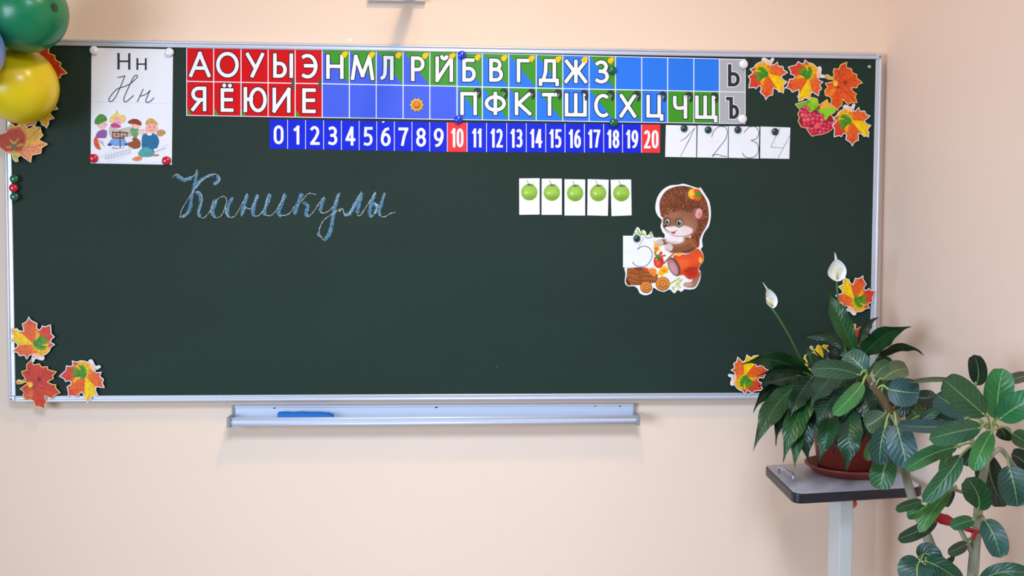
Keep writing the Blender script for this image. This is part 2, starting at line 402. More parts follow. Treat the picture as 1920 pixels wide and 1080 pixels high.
THIN = [[(93,130),(125,106),(150,120),(185,140),(230,130),(270,105),(280,72)], [(150,430),(160,380),(200,310),(245,240),(300,165),(370,115),(420,107),(445,130),(440,160),(400,185)],
  [(255,240),(300,246),(318,290),(300,360),(290,410),(320,435),(350,415),(400,345)], [(150,430),(185,418),(215,385)],
  [(400,300),(380,390),(415,432),(460,415),(490,350),(500,300),(480,273),(435,290),(410,330)], [(490,350),(500,400),(520,428),(560,420),(610,340),(655,250)],
  [(610,425),(640,360),(670,367),(700,345),(735,255)], [(712,422),(750,410),(790,345),(810,262),(830,262)], [(785,410),(840,412),(900,330),(935,248)], [(900,418),(965,405),(1010,345)],
  [(1172,262),(1120,250),(1080,285),(1050,325)], [(1110,428),(1150,390),(1190,330),(1230,275)], [(1200,388),(1230,398),(1280,370),(1320,310),(1350,245)],
  [(1245,600),(1230,600),(1205,570),(1195,520),(1230,450),(1300,400),(1345,372),(1368,368)], [(1345,388),(1370,365),(1385,412),(1420,402),(1470,310),(1512,235)],
  [(1480,412),(1505,412),(1560,330),(1618,240)], [(1580,432),(1610,400),(1628,350),(1605,320),(1640,345)], [(1680,250),(1688,245)], [(1640,410),(1680,427),(1730,400),(1765,393)]]
cw = MB()
for s in THICK: ribbon(cw, [(300+x/4, 300+y/4) for x, y in catmull(s, 6, False)], 6.4, BS-.0003, 0, .6)
for s in THIN: ribbon(cw, [(300+x/4, 300+y/4) for x, y in catmull(s, 6, False)], 1.5, BS-.0005, 1, .8)
tag(cw.build('chalk_writing', [M_CHB, M_CHW], board, fix=False), 'joined handwriting in blue and white chalk')

# ------------------------------------------------------------------ letters
def arc(cx, cy, rx, ry, a0, a1, n=16):      # degrees, clockwise on the page from the right
    return [(cx+rx*math.cos(math.radians(lerp(a0, a1, i/n))), cy+ry*math.sin(math.radians(lerp(a0, a1, i/n)))) for i in range(n+1)]
def lerp(a, b, t): return a+(b-a)*t
def bowl(x0, y0, y1, xr, xm): return [(x0, y0)]+arc(xm, (y0+y1)/2, xr-xm, (y1-y0)/2, -90, 90, 14)+[(x0, y1)]
_I = [[(0,0),(0,1)],[(0,1),(1,0)],[(1,0),(1,1)]]
_E = lambda t: [[(0,t),(0,1)],[(0,t),(1,t)],[(0,lerp(t,1,.48)),(.94,lerp(t,1,.48))],[(0,1),(1,1)]]
GL = {'А': [[(0,1.02),(.5,0)],[(.5,0),(1,1.02)],[(.2,.68),(.8,.68)]], 'О': [arc(.5,.5,.5,.5,0,360,40)], 'У': [[(0,0),(.52,.62)],[(1,0),(.32,1)]],
 'Ы': [[(0,0),(0,1)],bowl(0,.4,1,.62,.30),[(1,0),(1,1)]], 'Э': [arc(.36,.5,.64,.5,-122,122,26),[(.22,.48),(1,.48)]], 'Н': [[(0,0),(0,1)],[(1,0),(1,1)],[(0,.48),(1,.48)]],
 'М': [[(0,1),(.16,0)],[(.16,0),(.5,.86)],[(.5,.86),(.84,0)],[(.84,0),(1,1)]], 'Л': [[(1,1),(1,0)],[(1,0),(.36,0)],[(.36,0),(.36,.5),(.33,.78),(.22,.93),(0,1)]],
 'Р': [[(0,0),(0,1)],bowl(0,0,.54,1,.5)], 'Й': [[(0,.07),(0,1)],[(0,1),(1,.07)],[(1,.07),(1,1)],arc(.5,-.01,.17,.10,0,180,12)], 'Я': [[(1,0),(1,1)],[(1-x,y) for x,y in bowl(0,0,.54,1,.5)],[(.62,.56),(0,1)]],
 'Ё': _E(.2)+[[(.2,.02),(.201,.02)],[(.8,.02),(.801,.02)]], 'Ю': [[(0,0),(0,1)],arc(.64,.5,.36,.5,0,360,40),[(0,.48),(.3,.48)]], 'И': _I, 'Е': _E(0),
 'Б': [[(0,0),(0,1)],[(0,0),(.86,0)],bowl(0,.42,1,1,.5)], 'В': [[(0,0),(0,1)],bowl(0,0,.46,.86,.42),bowl(0,.46,1,1,.5)], 'Г': [[(0,0),(0,1)],[(0,0),(1,0)]],
 'Д': [[(0,1),(0,.84)],[(0,.84),(1,.84)],[(1,.84),(1,1)],[(.16,.84),(.30,.5),(.33,0)],[(.33,0),(.83,0)],[(.83,0),(.83,.84)]], 'Ж': [[(.5,0),(.5,1)],[(.02,0),(.40,.48)],[(.40,.48),(0,1)],[(.98,0),(.60,.48)],[(.60,.48),(1,1)],[(.38,.48),(.62,.48)]],
 'З': [[(.02,.1)]+arc(.44,.235,.46,.235,-110,90,16)+[(.30,.47)],[(.30,.47)]+arc(.46,.735,.54,.265,-90,120,16)+[(0,.92)]], 'Ь': [[(0,0),(0,1)],bowl(0,.42,1,1,.5)], 'П': [[(0,0),(0,1)],[(0,0),(1,0)],[(1,0),(1,1)]],
 'Ф': [[(.5,0),(.5,1)],arc(.5,.5,.5,.33,0,360,40)], 'К': [[(0,0),(0,1)],[(.94,0),(.12,.52)],[(.12,.46),(1,1)]], 'Т': [[(.5,0),(.5,1)],[(0,0),(1,0)]], 'Ш': [[(0,0),(0,1)],[(.5,0),(.5,1)],[(1,0),(1,1)],[(0,1),(1,1)]],
 'С': [arc(.64,.5,.64,.5,-58,-302,28)], 'Х': [[(0.02,0),(1,1)],[(.98,0),(0,1)]], 'Ц': [[(0,0),(0,.86)],[(.82,0),(.82,.86)],[(0,.86),(1,.86)],[(1,.86),(1,1)]], 'Ч': [[(0,0),(0,.34),(.06,.48),(.22,.56),(.5,.57),(1,.52)],[(1,0),(1,1)]],
 'Щ': [[(0,0),(0,.86)],[(.44,0),(.44,.86)],[(.88,0),(.88,.86)],[(0,.86),(1,.86)],[(1,.86),(1,1)]], 'Ъ': [[(0,0),(.34,0)],[(.34,0),(.34,1)],bowl(.34,.42,1,1,.62)],
 '0': [arc(.5,.3,.5,.3,-180,0,16)+arc(.5,.7,.5,.3,0,180,16)+[(0,.3)]], '1': [[(0,.16),(.85,0)],[(.85,0),(.85,1)]], '2': [[(.04,.13)]+arc(.46,.27,.48,.27,-130,25,14)+[(.66,.62),(.08,.98)],[(.06,1),(1,1)]],
 '3': [[(.06,.07)]+arc(.44,.24,.46,.24,-100,90,14)+[(.28,.48)],[(.28,.48)]+arc(.46,.735,.50,.265,-90,100,14)+[(0,.94)]], '4': [[(.72,0),(.72,1)],[(.66,0),(0,.70)],[(0,.72),(1,.72)]], '5': [[(.94,0),(.16,0)],[(.16,0),(.10,.44)],[(.10,.44)]+arc(.42,.70,.52,.30,-90,100,14)+[(0,.96)]],
 '6': [[(.86,.0),(.5,.05),(.2,.22),(.04,.45),(0,.66)],arc(.5,.68,.5,.32,0,360,30)], '7': [[(0,0),(1,0)],[(1,0),(.62,.45),(.36,1)]], '8': [arc(.5,.235,.44,.235,0,360,26),arc(.5,.735,.5,.265,0,360,30)]}
GL['9'] = [[(1-x, 1-y) for x, y in st] for st in GL['6']]
def put_glyph(mb, ch, box, Y, mi, sw, out=0.0, mo=None, shear=0.0, Yo=None):
    """a printed character built from its pen strokes inside the pixel box; sw = stroke width in px"""
    x0, y0, x1, y1 = box; hw = sw/2; xc = (x0+x1)/2
    T = lambda u, v: np.array([lerp(x0+hw, x1-hw, u), lerp(y0+hw, y1-hw, v)+shear*(lerp(x0+hw, x1-hw, u)-xc)])
    for si, st in enumerate(GL[ch]):
        P = [T(*q) for q in st]; closed = np.hypot(*(P[0]-P[-1])) < .6 and len(P) > 8
        for wd, y_, m_ in (((sw+2*out, Yo, mo), (sw, Y, mi)) if out else ((sw, Y, mi),)):
            h = wd/2; Q = [q.copy() for q in P]
            if len(P) == 2 and np.hypot(*(P[1]-P[0])) < .4:      # a dot
                n = 20; c = P[0]; mb.add([V(c[0]+h*1.12*math.cos(2*PI*k/n), c[1]+h*1.12*math.sin(2*PI*k/n), y_-si*2e-5) for k in range(n)], [tuple(range(n))], m_); continue
            if not closed:
                e = wd/2*(1.0 if len(P) == 2 else .55)
                d = Q[0]-Q[1]; Q[0] = Q[0]+d/np.hypot(*d)*e; d = Q[-1]-Q[-2]; Q[-1] = Q[-1]+d/np.hypot(*d)*e
            N_ = len(Q); Lf, Rt = [], []
            for i, q in enumerate(Q):
                a = Q[i-1] if i else (Q[-2] if closed else Q[0]); b_ = Q[i+1] if i < N_-1 else (Q[1] if closed else Q[-1])
                t = b_-a; t = t/(np.hypot(*t)+1e-9); n = np.array([-t[1], t[0]]); Lf.append(V(*(q+n*h), y_-si*2e-5)); Rt.append(V(*(q-n*h), y_-si*2e-5))
            mb.add(Lf+Rt, [(i, i+1, N_+i+1, N_+i) for i in range(N_-1)], m_)

class Strip:
    def __init__(s, xs, rows, x0, x1):   # rows: list of (y at x0, y at x1) from top to bottom
        s.xs, s.rows, s.x0, s.x1 = xs, rows, x0, x1
    def y(s, r, x): return lerp(s.rows[r][0], s.rows[r][1], (x-s.x0)/(s.x1-s.x0))
    def cell(s, r, c, ins=0.9):
        a, b_ = s.xs[c]+ins, s.xs[c+1]-ins
        return [(a, s.y(r, a)+ins), (b_, s.y(r, b_)+ins), (b_, s.y(r+1, b_)-ins), (a, s.y(r+1, a)-ins)]
def sheet(mb, quad, Y, thick, mi=0):
    q0 = [V(*p, Y) for p in quad]; mb.hexa(q0, [p+Vector((0, thick, 0)) for p in q0], mi)
Z2 = lambda x, y: (340+x/3.5556, 70+y/3.5556)
Z3 = lambda x, y: (840+x/2.9091, 70+y/2.9091)
CM = [M_RED, M_GREEN, M_BLUEA, M_BLUEB, M_GREYC, M_OUTL, M_LETTER, M_BELL, M_PHONE, M_BLACKINK, M_GRID]
YS = BS-.0012
def make_cell(strip, r, c, fillk, ch, box, icon, parent, what):
    m = MB(); q = strip.cell(r, c); P = lambda p, d=0: V(*p, YS-.0002-d)
    BL = 2 if fillk.endswith('a') else 3
    k = fillk[0]
    base = {'r': 0, 'g': 1, 'b': BL, 'd': BL, 'h': BL, 'x': 4, 'm': 0}[k]
    m.quad(*[P(p) for p in q], base)
    if k == 'd': m.add([P(q[0], .0001), P(q[1], .0001), P(q[2], .0001)], [(0, 1, 2)], 1)
    if k == 'm':
        a = (q[3][0], lerp(q[3][1], q[0][1], .22)); e = (lerp(q[3][0], q[2][0], .17), q[3][1])
        m.add([P(a, .0001), P(e, .0001), P(q[3], .0001)], [(0, 1, 2)], 1)
    if ch:
        if k == 'x': put_glyph(m, ch, box, YS-.0007, 9, 6.6, 1.5, 10, Yo=YS-.0005, shear=.012)
        else: put_glyph(m, ch, box, YS-.0007, 6, 6.7, 1.5, 5, Yo=YS-.0005, shear=.012)
    if icon:
        x, y = q[1][0], q[1][1]
        if icon == 'bell':
            pts = [(-13.5,8),(-12.5,4.5),(-9,1.6),(-4.5,1.0),(-2.0,2.5),(-1.6,5),(-3.4,8.2),(-5.8,11.5),(-8,13.5),(-9.6,12),(-12.3,11.2)]
            m.add([V(x+a, y+b_, YS-.0009) for a, b_ in catmull(pts, 4)], [tuple(range(44))[::-1]], 7)
        else:
            pts = [(-15,8),(-14,3.5),(-10,.6),(-5,1.2),(-2,4.5),(-1,10),(-1.6,16),(-4.5,20.5),(-7.5,19.5),(-6.8,16),(-8.5,14.5),(-6,10.5),(-8,7.6),(-11.5,6)]
            m.add([V(x+a, y+b_, YS-.0009) for a, b_ in catmull(pts, 3)], [tuple(range(42))[::-1]], 8)
            for pl in ([(-9,14.5),(-5.2,9.5)], [(-13,8),(-15.5,11)]):
                ribbon(m, [(x+a, y+b_) for a, b_ in pl], 1.0, YS-.0010, 10 if pl[0][0] == -9 else 8)
    o = m.build('letter_cell', CM, parent, fix=False); tag(o, what); return o
bx = lambda f, b4: (*f(b4[0], b4[1]), *f(b4[2], b4[3]))
xsL = [Z2(x, 0)[0] for x in (34.5,215.5,398,578.5,759,939.5,1120,1299.5,1478.5,1657,1837)]
SL = Strip(xsL, [(Z2(0,69)[1], Z2(0,98)[1]), (Z2(0,293)[1], Z2(0,326)[1]), (Z2(0,521)[1], Z2(0,549)[1])], xsL[0], xsL[-1])
xsR = [Z3(x, 0)[0] for x in (50,187.5,331.5,481,626,770,913.5,1056.5,1198,1341,1480,1622)]
SR = Strip(xsR, [(Z3(0,84)[1], Z3(0,120)[1]), (Z3(0,268)[1], Z3(0,299)[1]), (Z3(0,449)[1], Z3(0,472)[1])], xsR[0], xsR[-1])
def strip_sheet(S, grow, label):
    r = len(S.rows)-1
    a, b_ = S.xs[0], S.xs[-1]
    Q = lambda g, gx: [(a-gx, S.y(0, a)-g), (b_+gx, S.y(0, b_)-g), (b_+gx, S.y(r, b_)+g), (a-gx, S.y(r, a)+g)]
    root = tag(empty('alphabet_strip', V((a+b_)/2, S.y(r, (a+b_)/2), YS)), label, 'alphabet chart', 'halves of the alphabet chart along the top of the board')
    m = MB(); sheet(m, Q(1.1, 1.6 if grow else 0.5), YS+.0001, .0009, 0); m.quad(*[V(*p, YS) for p in Q(.5, .5)], 1)
    m.build('backing_sheet', [M_NAVY, M_GRID], root); return root
AL = strip_sheet(SL, True, 'left alphabet strip whose first five columns are red letter cells')
AR = strip_sheet(SR, False, 'right alphabet strip ending in a grey column with two black letters')
L1 = [('r','А',(52,97,195,262)),('r','О',(232,97,383,268)),('r','У',(430,103,552,268)),('r','Ы',(612,107,745,270)),('r','Э',(798,110,908,275)),
      ('da','Н',(966,115,1082,277)),('da','М',(1130,118,1286,285)),('da','Л',(1323,123,1415,285)),('da','Р',(1531,127,1622,292)),('ga','Й',(1694,117,1812,297))]
L2 = [('m','Я',(66,328,167,492)),('m','Ё',(262,306,348,497)),('m','Ю',(415,332,570,500)),('r','И',(608,336,728,502)),('m','Е',(806,340,896,505))]+[('ba',None,None)]*5
R1 = [('d','Б',(78,115,152,242)),('d','В',(225,116,300,242)),('d','Г',(375,117,445,245)),('d','Д',(495,118,605,265)),('b','Ж',(635,122,760,250)),('d','З',(800,125,878,252))]+[('b',None,None)]*4+[('x','Ь',(1527,147,1592,268))]
R2 = [('d','П',(67,298,158,424)),('d','Ф',(200,297,316,424)),('d','К',(364,300,455,425)),('d','Т',(513,303,595,428)),('b','Ш',(637,305,757,432)),('d','С',(797,308,878,437)),('d','Х',(935,310,1027,438)),
      ('b','Ц',(1082,314,1175,455)),('g','Ч',(1227,316,1305,443)),('g','Щ',(1348,318,1470,463)),('x','Ъ',(1517,325,1588,445))]
NM = {'r': 'red cell', 'm': 'red cell with a green corner', 'd': 'cell split green over blue', 'g': 'green cell', 'b': 'blue cell', 'x': 'grey cell'}
for S, rows, root, f in ((SL, (L1, L2), AL, Z2), (SR, (R1, R2), AR, Z3)):
    for r, row in enumerate(rows):
        for c, (k, ch, bb) in enumerate(row):
            icon = None
            if ch and k[0] not in 'rmx': icon = 'bell' if r == 0 else 'deaf'
            make_cell(S, r, c, k, ch, bx(f, bb) if bb else None, icon, root, NM[k[0]]+(' printed with the letter '+ch if ch else ', empty'))

# number strip
xsN = [Z2(x, 0)[0] for x in (588,708.5,828,948,1067,1185.5,1302.5,1420,1537.5,1656,1773)]+[Z3(x, 0)[0] for x in (104,210,320,427,533,638,744,849,952,1055,1157)]
NT = [(xsN[0], 223.8), (838.6, 229.6), (xsN[-1], 233.6)]; NB = [(xsN[0], 278.6), (838.6, 284.6), (xsN[-1], 286.6)]
def pl(T, x): return float(np.interp(x, [t[0] for t in T], [t[1] for t in T]))
ns = tag(empty('number_strip', V(870, 284, YS)), 'long blue number strip from 0 to 20 under the alphabet strips', 'number chart')
m = MB()
YN = BS-.0004
for i in range(21):
    a, b_ = xsN[i], xsN[i+1]; sheet(m, [(a, pl(NT, a)), (b_, pl(NT, b_)), (b_, pl(NB, b_)), (a, pl(NB, a))], YN, .0003)
m.build('backing_sheet', M_GRID, ns, fix=False)
for i in range(21):
    a, b_ = xsN[i]+(.6 if i else 0), xsN[i+1]-(.6 if i < 20 else 0); m = MB(); red = i in (10, 20)
    m.quad(*[V(x, y, YN-.0002) for x, y in ((a, pl(NT, a)), (b_, pl(NT, b_)), (b_, pl(NB, b_)), (a, pl(NB, a)))], 1 if red else 0)
    s = str(i); xc = (a+b_)/2+.4; t, bt = pl(NT, xc), pl(NB, xc); y0, y1 = lerp(t, bt, .2), lerp(t, bt, .845)
    wd = [18.5] if len(s) == 1 else [12.8, 12.8]
    wd = [w_*(.62 if ch == '1' else 1.0) for w_, ch in zip(wd, s)]
    gap = 2.0; tot = sum(wd)+gap*(len(s)-1); x = xc-tot/2
    for ch, w_ in zip(s, wd):
        put_glyph(m, ch, (x, y0, x+w_, y1), YN-.0005, 2, 5.2 if len(s) == 1 else 4.7, shear=.01); x += w_+gap
    if i == 6:
        m.add([V(715.5, pl(NT, 716), YN-.0004), V(721.5, pl(NT, 722), YN-.0004), V(718.5, pl(NT, 718)+3.6, YN-.0004)], [(0, 2, 1)], 2)
    tag(m.build('number_cell', [M_NUMB, M_NUMR, M_LETTER], ns, fix=False), ('red' if red else 'blue')+' cell printed with the number '+s)

# ------------------------------------------------------------------ the poster with the letter
Z6 = lambda x, y: (160+x/4.5, 80+y/4.5)
YP = BS-.0012
pq = [(171.6, 89.3), (324.4, 92.4), (322.2, 308.9), (170, 306.2)]
po = tag(empty('letter_poster', V(246, 308, YP)), 'white letter poster of a capital and small Н above singing children', 'poster')
m = MB(); sheet(m, pq, YP, .0008); m.quad(*[V(*p, YP-.0002) for p in ((170.9,190.3),(323.5,193.8),(323.5,194.5),(170.9,191.0))], 1)
m.build('paper_sheet', [M_PAPER, M_PAPERL], po)
m = MB()
def rect6(x0, y0, x1, y1): m.quad(*[V(*Z6(x, y), YP-.0003) for x, y in ((x0,y0),(x1,y0),(x1,y1),(x0,y1))])
for r in ((270,87,290,226),(361,89,380,228),(285,150,365,164),(431,130,447,230),(502,131,518,232),(440,175,508,187)): rect6(*r)
m.build('printed_letters', M_BLACKINK, po, fix=False)
m = MB()
for s in ([(270,295),(300,290),(335,278)],[(335,278),(310,340),(265,440),(230,490),(205,495),(200,475),(225,435),(270,390),(330,370),(380,345),(430,300),(440,282),(425,275),(405,295),(380,345),(345,420),(325,475),(330,497),(350,495),(410,443)],
          [(490,390),(470,430),(437,502)],[(455,455),(500,440),(525,425),(548,400)],[(548,400),(525,450),(510,490),(520,503),(545,497),(580,465)]):
    ribbon(m, [Z6(x, y) for x, y in catmull(s, 6, False)], 1.7, YP-.0003)
m.build('handwritten_letters', M_PENCIL, po, fix=False)
WH = (238, 238, 243)
p = Paint(160, 80, 4.5, (62, 560, 712, 1008), 2.0, WH)
OUT = (90, 80, 84)
def kid(poly, col): 
    p.fill(poly, OUT, smooth=True, grow=1.5, op=.6); p.fill(poly, col, smooth=True)
p.ell(110,845,38,58,(90,60,50),-12); p.ell(110,845,36,56,(222,92,48),-12); p.fill([(100,800),(145,800),(185,865),(130,895)],(240,238,240))
kid([(90,800),(100,760),(140,735),(180,745),(175,800),(140,805)],(150,92,160))
p.ell(140,695,42,36,(238,196,190)); p.ell(172,690,14,12,(240,170,170))
kid([(78,680),(90,635),(130,603),(172,622),(182,655),(150,672),(110,690)],(84,148,66)); p.line([(85,665),(175,640)],4,(60,110,50))
p.ell(140,720,20,10,(236,190,180))
kid([(205,660),(225,620),(255,598),(265,570),(290,610),(330,615),(340,650),(320,672),(240,676)],(240,208,96))
p.ell(278,660,40,34,(240,176,180)); p.line([(262,668),(275,674),(292,668)],2.5,(170,80,90)); kid([(215,690),(250,680),(300,705),(280,718),(225,712)],(196,70,140))
kid([(200,860),(225,815),(290,800),(340,820),(350,865),(280,872)],(120,164,220)); p.ell(205,860,18,12,(80,70,130)); p.ell(345,858,16,10,(90,80,140))
kid([(205,715),(290,735),(295,730),(395,715),(385,790),(360,800),(225,806)],(196,190,178)); p.line([(292,735),(292,800)],3,(120,110,100))
kid([(355,860),(385,820),(420,800),(460,830),(462,880),(410,895)],(150,84,50)); kid([(385,725),(440,720),(450,760),(430,800),(400,790),(385,760)],(112,160,104))
p.ell(430,700,42,26,(240,196,180)); kid([(360,668),(395,646),(440,648),(472,675),(465,698),(420,686),(375,684)],(150,66,44))
p.fill([(225,750),(358,755),(355,812),(228,808)],(120,62,46)); p.fill([(236,762),(348,766),(346,800),(238,797)],(190,178,160)); p.line([(292,745),(294,905)],9,(122,60,44)); p.line([(225,887),(294,895),(325,888)],6,(122,60,44)); p.line([(294,895),(305,912)],6,(122,60,44))
p.ell(262,778,14,12,(160,90,70)); p.ell(322,790,14,12,(160,90,70))
# the tallest singer, in a plain teal smock
kid([(480,790),(520,765),(590,772),(622,830),(600,900),(560,950),(500,945),(478,880)],(44,110,150))
kid([(470,900),(520,880),(575,920),(560,960),(480,962),(446,940)],(84,160,160)); kid([(395,985),(430,962),(480,960),(470,990),(430,998)],(226,140,84)); kid([(560,945),(610,940),(620,955),(580,958)],(200,130,90))
kid([(440,750),(490,730),(520,760),(470,775)],(238,200,186)); p.ell(560,722,54,44,(242,176,160)); kid([(510,690),(520,655),(550,640),(580,650),(612,690),(560,682)],(214,160,84)); kid([(610,745),(650,735),(678,760),(640,790),(605,778)],(196,146,96))
p.line([(538,735),(556,742),(575,735)],3,(170,70,70)); p.ell(545,712,4,5,(70,60,80)); p.ell(578,712,4,5,(70,60,80)); p.ell(540,772,22,12,(236,236,236))
for q in ([(130,960),(230,900),(390,885),(395,915),(330,970),(200,1000)],[(575,900),(690,860),(700,885),(600,945)],[(330,800),(385,790),(400,830),(350,845)]):
    p.fill(q,(196,198,206),grow=2); p.fill(q,(232,232,238))
for y0 in range(5):
    for x0 in range(9):
        X0 = 165+x0*25; Y0 = 955-x0*7+y0*9
        if 150 < X0-y0*4 < 380: p.line([(X0,Y0),(X0+15,Y0-4)],3.2,(120,122,134),op=.8)
for k in range(4): p.line([(600+k*20,920-k*8),(612+k*20,912-k*8)],5,(110,112,124)); p.line([(112+k*12,820+k*3),(130+k*10,850+k*9)],3,(90,90,100))
p.grain(.05, 8)
me, c = p.mesh('printed_picture', None, YP-.0003, M_INKP, thick=.0002); link('printed_picture', me, po, Vector(c)-po.location)

# ------------------------------------------------------------------ apple cards
Z5 = lambda x, y: (950+x/4.155, 310+y/4.155)
cards = [((97,102),(257,100),(257,384),(98,386),(176,210)), ((273,104),(430,104),(430,386),(272,386),(352,213)), ((451,108),(612,110),(611,392),(451,391),(533,217)),
         ((631,107),(795,112),(789,394),(628,390),(713,217)), ((810,112),(970,110),(974,390),(817,396),(893,217))]
LBL = ['apple card at the left end of the row of five', 'apple card second from the left in the row of five', 'apple card in the middle of the row of five', 'apple card second from the right in the row of five', 'apple card at the right end, nearest the hedgehog cut-out']
for i, (*q, ac) in enumerate(cards):
    p = Paint(950, 310, 4.155, (min(q[0][0], q[3][0])-4, 96, max(q[1][0], q[2][0])+4, 400), 2.2, (242, 241, 246))
    x, y = ac
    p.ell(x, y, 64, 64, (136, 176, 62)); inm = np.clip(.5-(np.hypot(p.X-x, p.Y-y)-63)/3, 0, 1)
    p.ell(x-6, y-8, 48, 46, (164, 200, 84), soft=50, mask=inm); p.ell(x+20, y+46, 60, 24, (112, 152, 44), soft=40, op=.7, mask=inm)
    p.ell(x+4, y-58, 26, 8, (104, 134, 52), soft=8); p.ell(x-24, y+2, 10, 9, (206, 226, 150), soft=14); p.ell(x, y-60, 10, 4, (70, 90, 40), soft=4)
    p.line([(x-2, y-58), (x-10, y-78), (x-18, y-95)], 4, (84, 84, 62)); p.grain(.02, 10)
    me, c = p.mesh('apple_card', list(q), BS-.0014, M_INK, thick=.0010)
    tag(link('apple_card', me, None, c), 'white card printed with a green apple, '+LBL[i].replace('apple card ', ''), 'card', 'apple cards in a row')

# ------------------------------------------------------------------ handwritten digit cards
def digit_card(f, quad, strokes, label, Y, mid):
    cx = sum(a for a, _ in quad)/4; cy = max(b_ for _, b_ in quad)
    r = tag(empty('digit_card', V(*f(cx, cy), Y)), label, 'card', 'handwritten digit cards'); gx = sum(a for a, _ in quad)/4; quad = [(a+(1.6 if a < gx else -1.6), b_) for a, b_ in quad]; m = MB(); sheet(m, [f(*a) for a in quad], Y, .0009); q = [np.array(a, float) for a in quad]
    for t0, t1 in (((q[0]+q[3])/2, (q[1]+q[2])/2), ((q[0]+q[1])/2, (q[2]+q[3])/2)): ribbon(m, [f(*t0), f(*t1)], .5, Y-.0002, 1)
    m.build('paper_square', [M_PAPER, M_PAPERL], r); m = MB()
    for s in strokes: ribbon(m, [f(*a) for a in (catmull(s, 6, False) if len(s) > 3 else s)], 1.15, Y-.0003)
    m.build('pen_stroke', M_PENCIL, r, fix=False)
YD = BS-.0014
digit_card(Z3, [(1187,478),(1357,482),(1355,655),(1183,652)], [[(1268,567),(1300,545),(1348,492)],[(1348,492),(1310,570),(1268,650)]], 'white paper square with a handwritten 1 hanging right of the number strip', YD, 0)
digit_card(Z3, [(1360,480),(1530,486),(1527,658),(1357,655)], [[(1437,545),(1455,505),(1490,485),(1522,503),(1516,550),(1480,600),(1440,650)],[(1440,650),(1465,638),(1492,646),(1522,652)]], 'white paper square with a handwritten 2 under the alphabet strip', YD, 0)
digit_card(Z3, [(1531,484),(1700,488),(1696,661),(1529,657)], [[(1615,520),(1640,492),(1675,488),(1695,515),(1685,550),(1652,562)],[(1652,562),(1685,578),(1694,612),(1680,645),(1650,657),(1620,650),(1605,630)]], 'white paper square with a handwritten 3 under the grey column', YD, 0)
digit_card(Z3, [(1703,486),(1869,492),(1863,663),(1701,660)], [[(1812,492),(1760,600)],[(1760,600),(1828,603)],[(1865,535),(1800,661)]], 'white paper square with a handwritten 4 right of the other digit squares', YD, 0)
digit_card(Z5, [(905,548),(1147,550),(1147,795),(905,795)], [[(1078,553),(1095,566),(1115,565),(1143,553)],[(1074,556),(1018,655)],[(1020,655),(1060,630),(1108,642),(1133,682),(1125,735),(1085,782),(1035,790),(998,775),(980,750)]], 'white paper square with a handwritten 5 overlapping the hedgehog cut-out', BS-.0040, 0)

# ------------------------------------------------------------------ hedgehog cut-out (a generic printed hedgehog with a cart)
OUTL = [(150,470),(165,450),(185,465),(195,490),(215,475),(238,490),(247,522),(265,515),(290,487),(312,538),(370,540),(402,545),(405,515),(385,490),(370,440),(380,390),(345,350),(325,300),(327,240),(345,180),(390,120),(450,85),(520,77),(570,68),(620,82),(660,95),(700,107),(722,102),(738,125),(770,175),(800,230),(812,320),(806,400),(790,450),(755,500),(735,560),(740,620),(725,645),(745,690),(747,745),(708,810),(725,850),(715,920),(680,985),(630,1000),(580,998),(552,1020),(520,1005),(490,1033),(450,1000),(400,1020),(350,1008),(305,985),(290,1030),(240,1050),(190,1035),(165,990),(130,970),(80,970),(55,935),(60,860),(52,800),(95,700),(110,600),(128,520)]
OUTC = [tuple(a) for a in catmull(OUTL, 5)]
p = Paint(1160, 330, 4.695, (40, 55, 825, 1060), 2.3, (240, 238, 236))
SP = [(360,270),(370,200),(420,130),(500,95),(580,88),(660,108),(715,135),(765,205),(788,280),(792,370),(772,440),(738,500),(712,560),(708,615),(685,628),(640,560),(650,480),(680,420),(690,340),(640,310),(560,290),(470,300),(420,315),(398,365),(372,345)]
p.fill(SP, (108,56,36), smooth=True, soft=7)
spm = np.clip(.5-p.sdf([tuple(a) for a in catmull(SP, 5)])/6, 0, 1)
for k in range(900):
    a = rng.uniform(-3.3, .9); rr = rng.uniform(110, 340); x = 560+rr*math.cos(a)*.95; y = 400+rr*math.sin(a)*1.0; l = rng.uniform(22, 46); da = a+rng.normal()*.25
    v = rng.uniform(.5, 1.7); p.line([(x, y), (x+l*math.cos(da), y+l*math.sin(da))], rng.uniform(3, 6), np.clip(np.array([118, 66, 40])*v, 0, 225), op=.6, mask=spm)
for k in range(160):
    x = rng.uniform(640, 780); y = rng.uniform(380, 620); p.line([(x, y), (x+rng.uniform(4, 20), y+rng.uniform(15, 40))], 4, np.array([120, 66, 40])*rng.uniform(.45, 1.5), op=.6, mask=spm)
# cart with leaves, wheels
p.fill([(75,812),(180,806),(250,812),(345,868),(345,935),(200,962),(112,962),(68,905)], (158,86,42), soft=4); p.fill([(66,890),(110,962),(80,965),(62,930)], (92,46,26))
for q in ([(82,850),(170,862)],[(80,890),(180,925)],[(95,930),(185,950)],[(180,810),(192,960)],[(195,880),(335,880)],[(195,920),(320,925)],[(205,850),(300,850)]): p.line(q, 5, (104,54,28), op=.8)
for q in ([(90,870),(160,885)],[(205,900),(320,905)],[(100,910),(170,936)],[(210,865),(300,866)]): p.line(q, 6, (200,122,66), op=.6)
p.fill([(130,800),(210,800),(230,830),(160,832)], (150,52,36)); p.ell(240,832,14,22,(226,58,40)); p.ell(212,838,14,14,(90,110,50)); p.ell(225,815,20,10,(226,70,40))
p.fill([(256,828),(290,812),(326,818),(335,850),(318,884),(290,870)], (240,140,52), smooth=True); p.line([(262,828),(322,872)],3,(190,80,40))
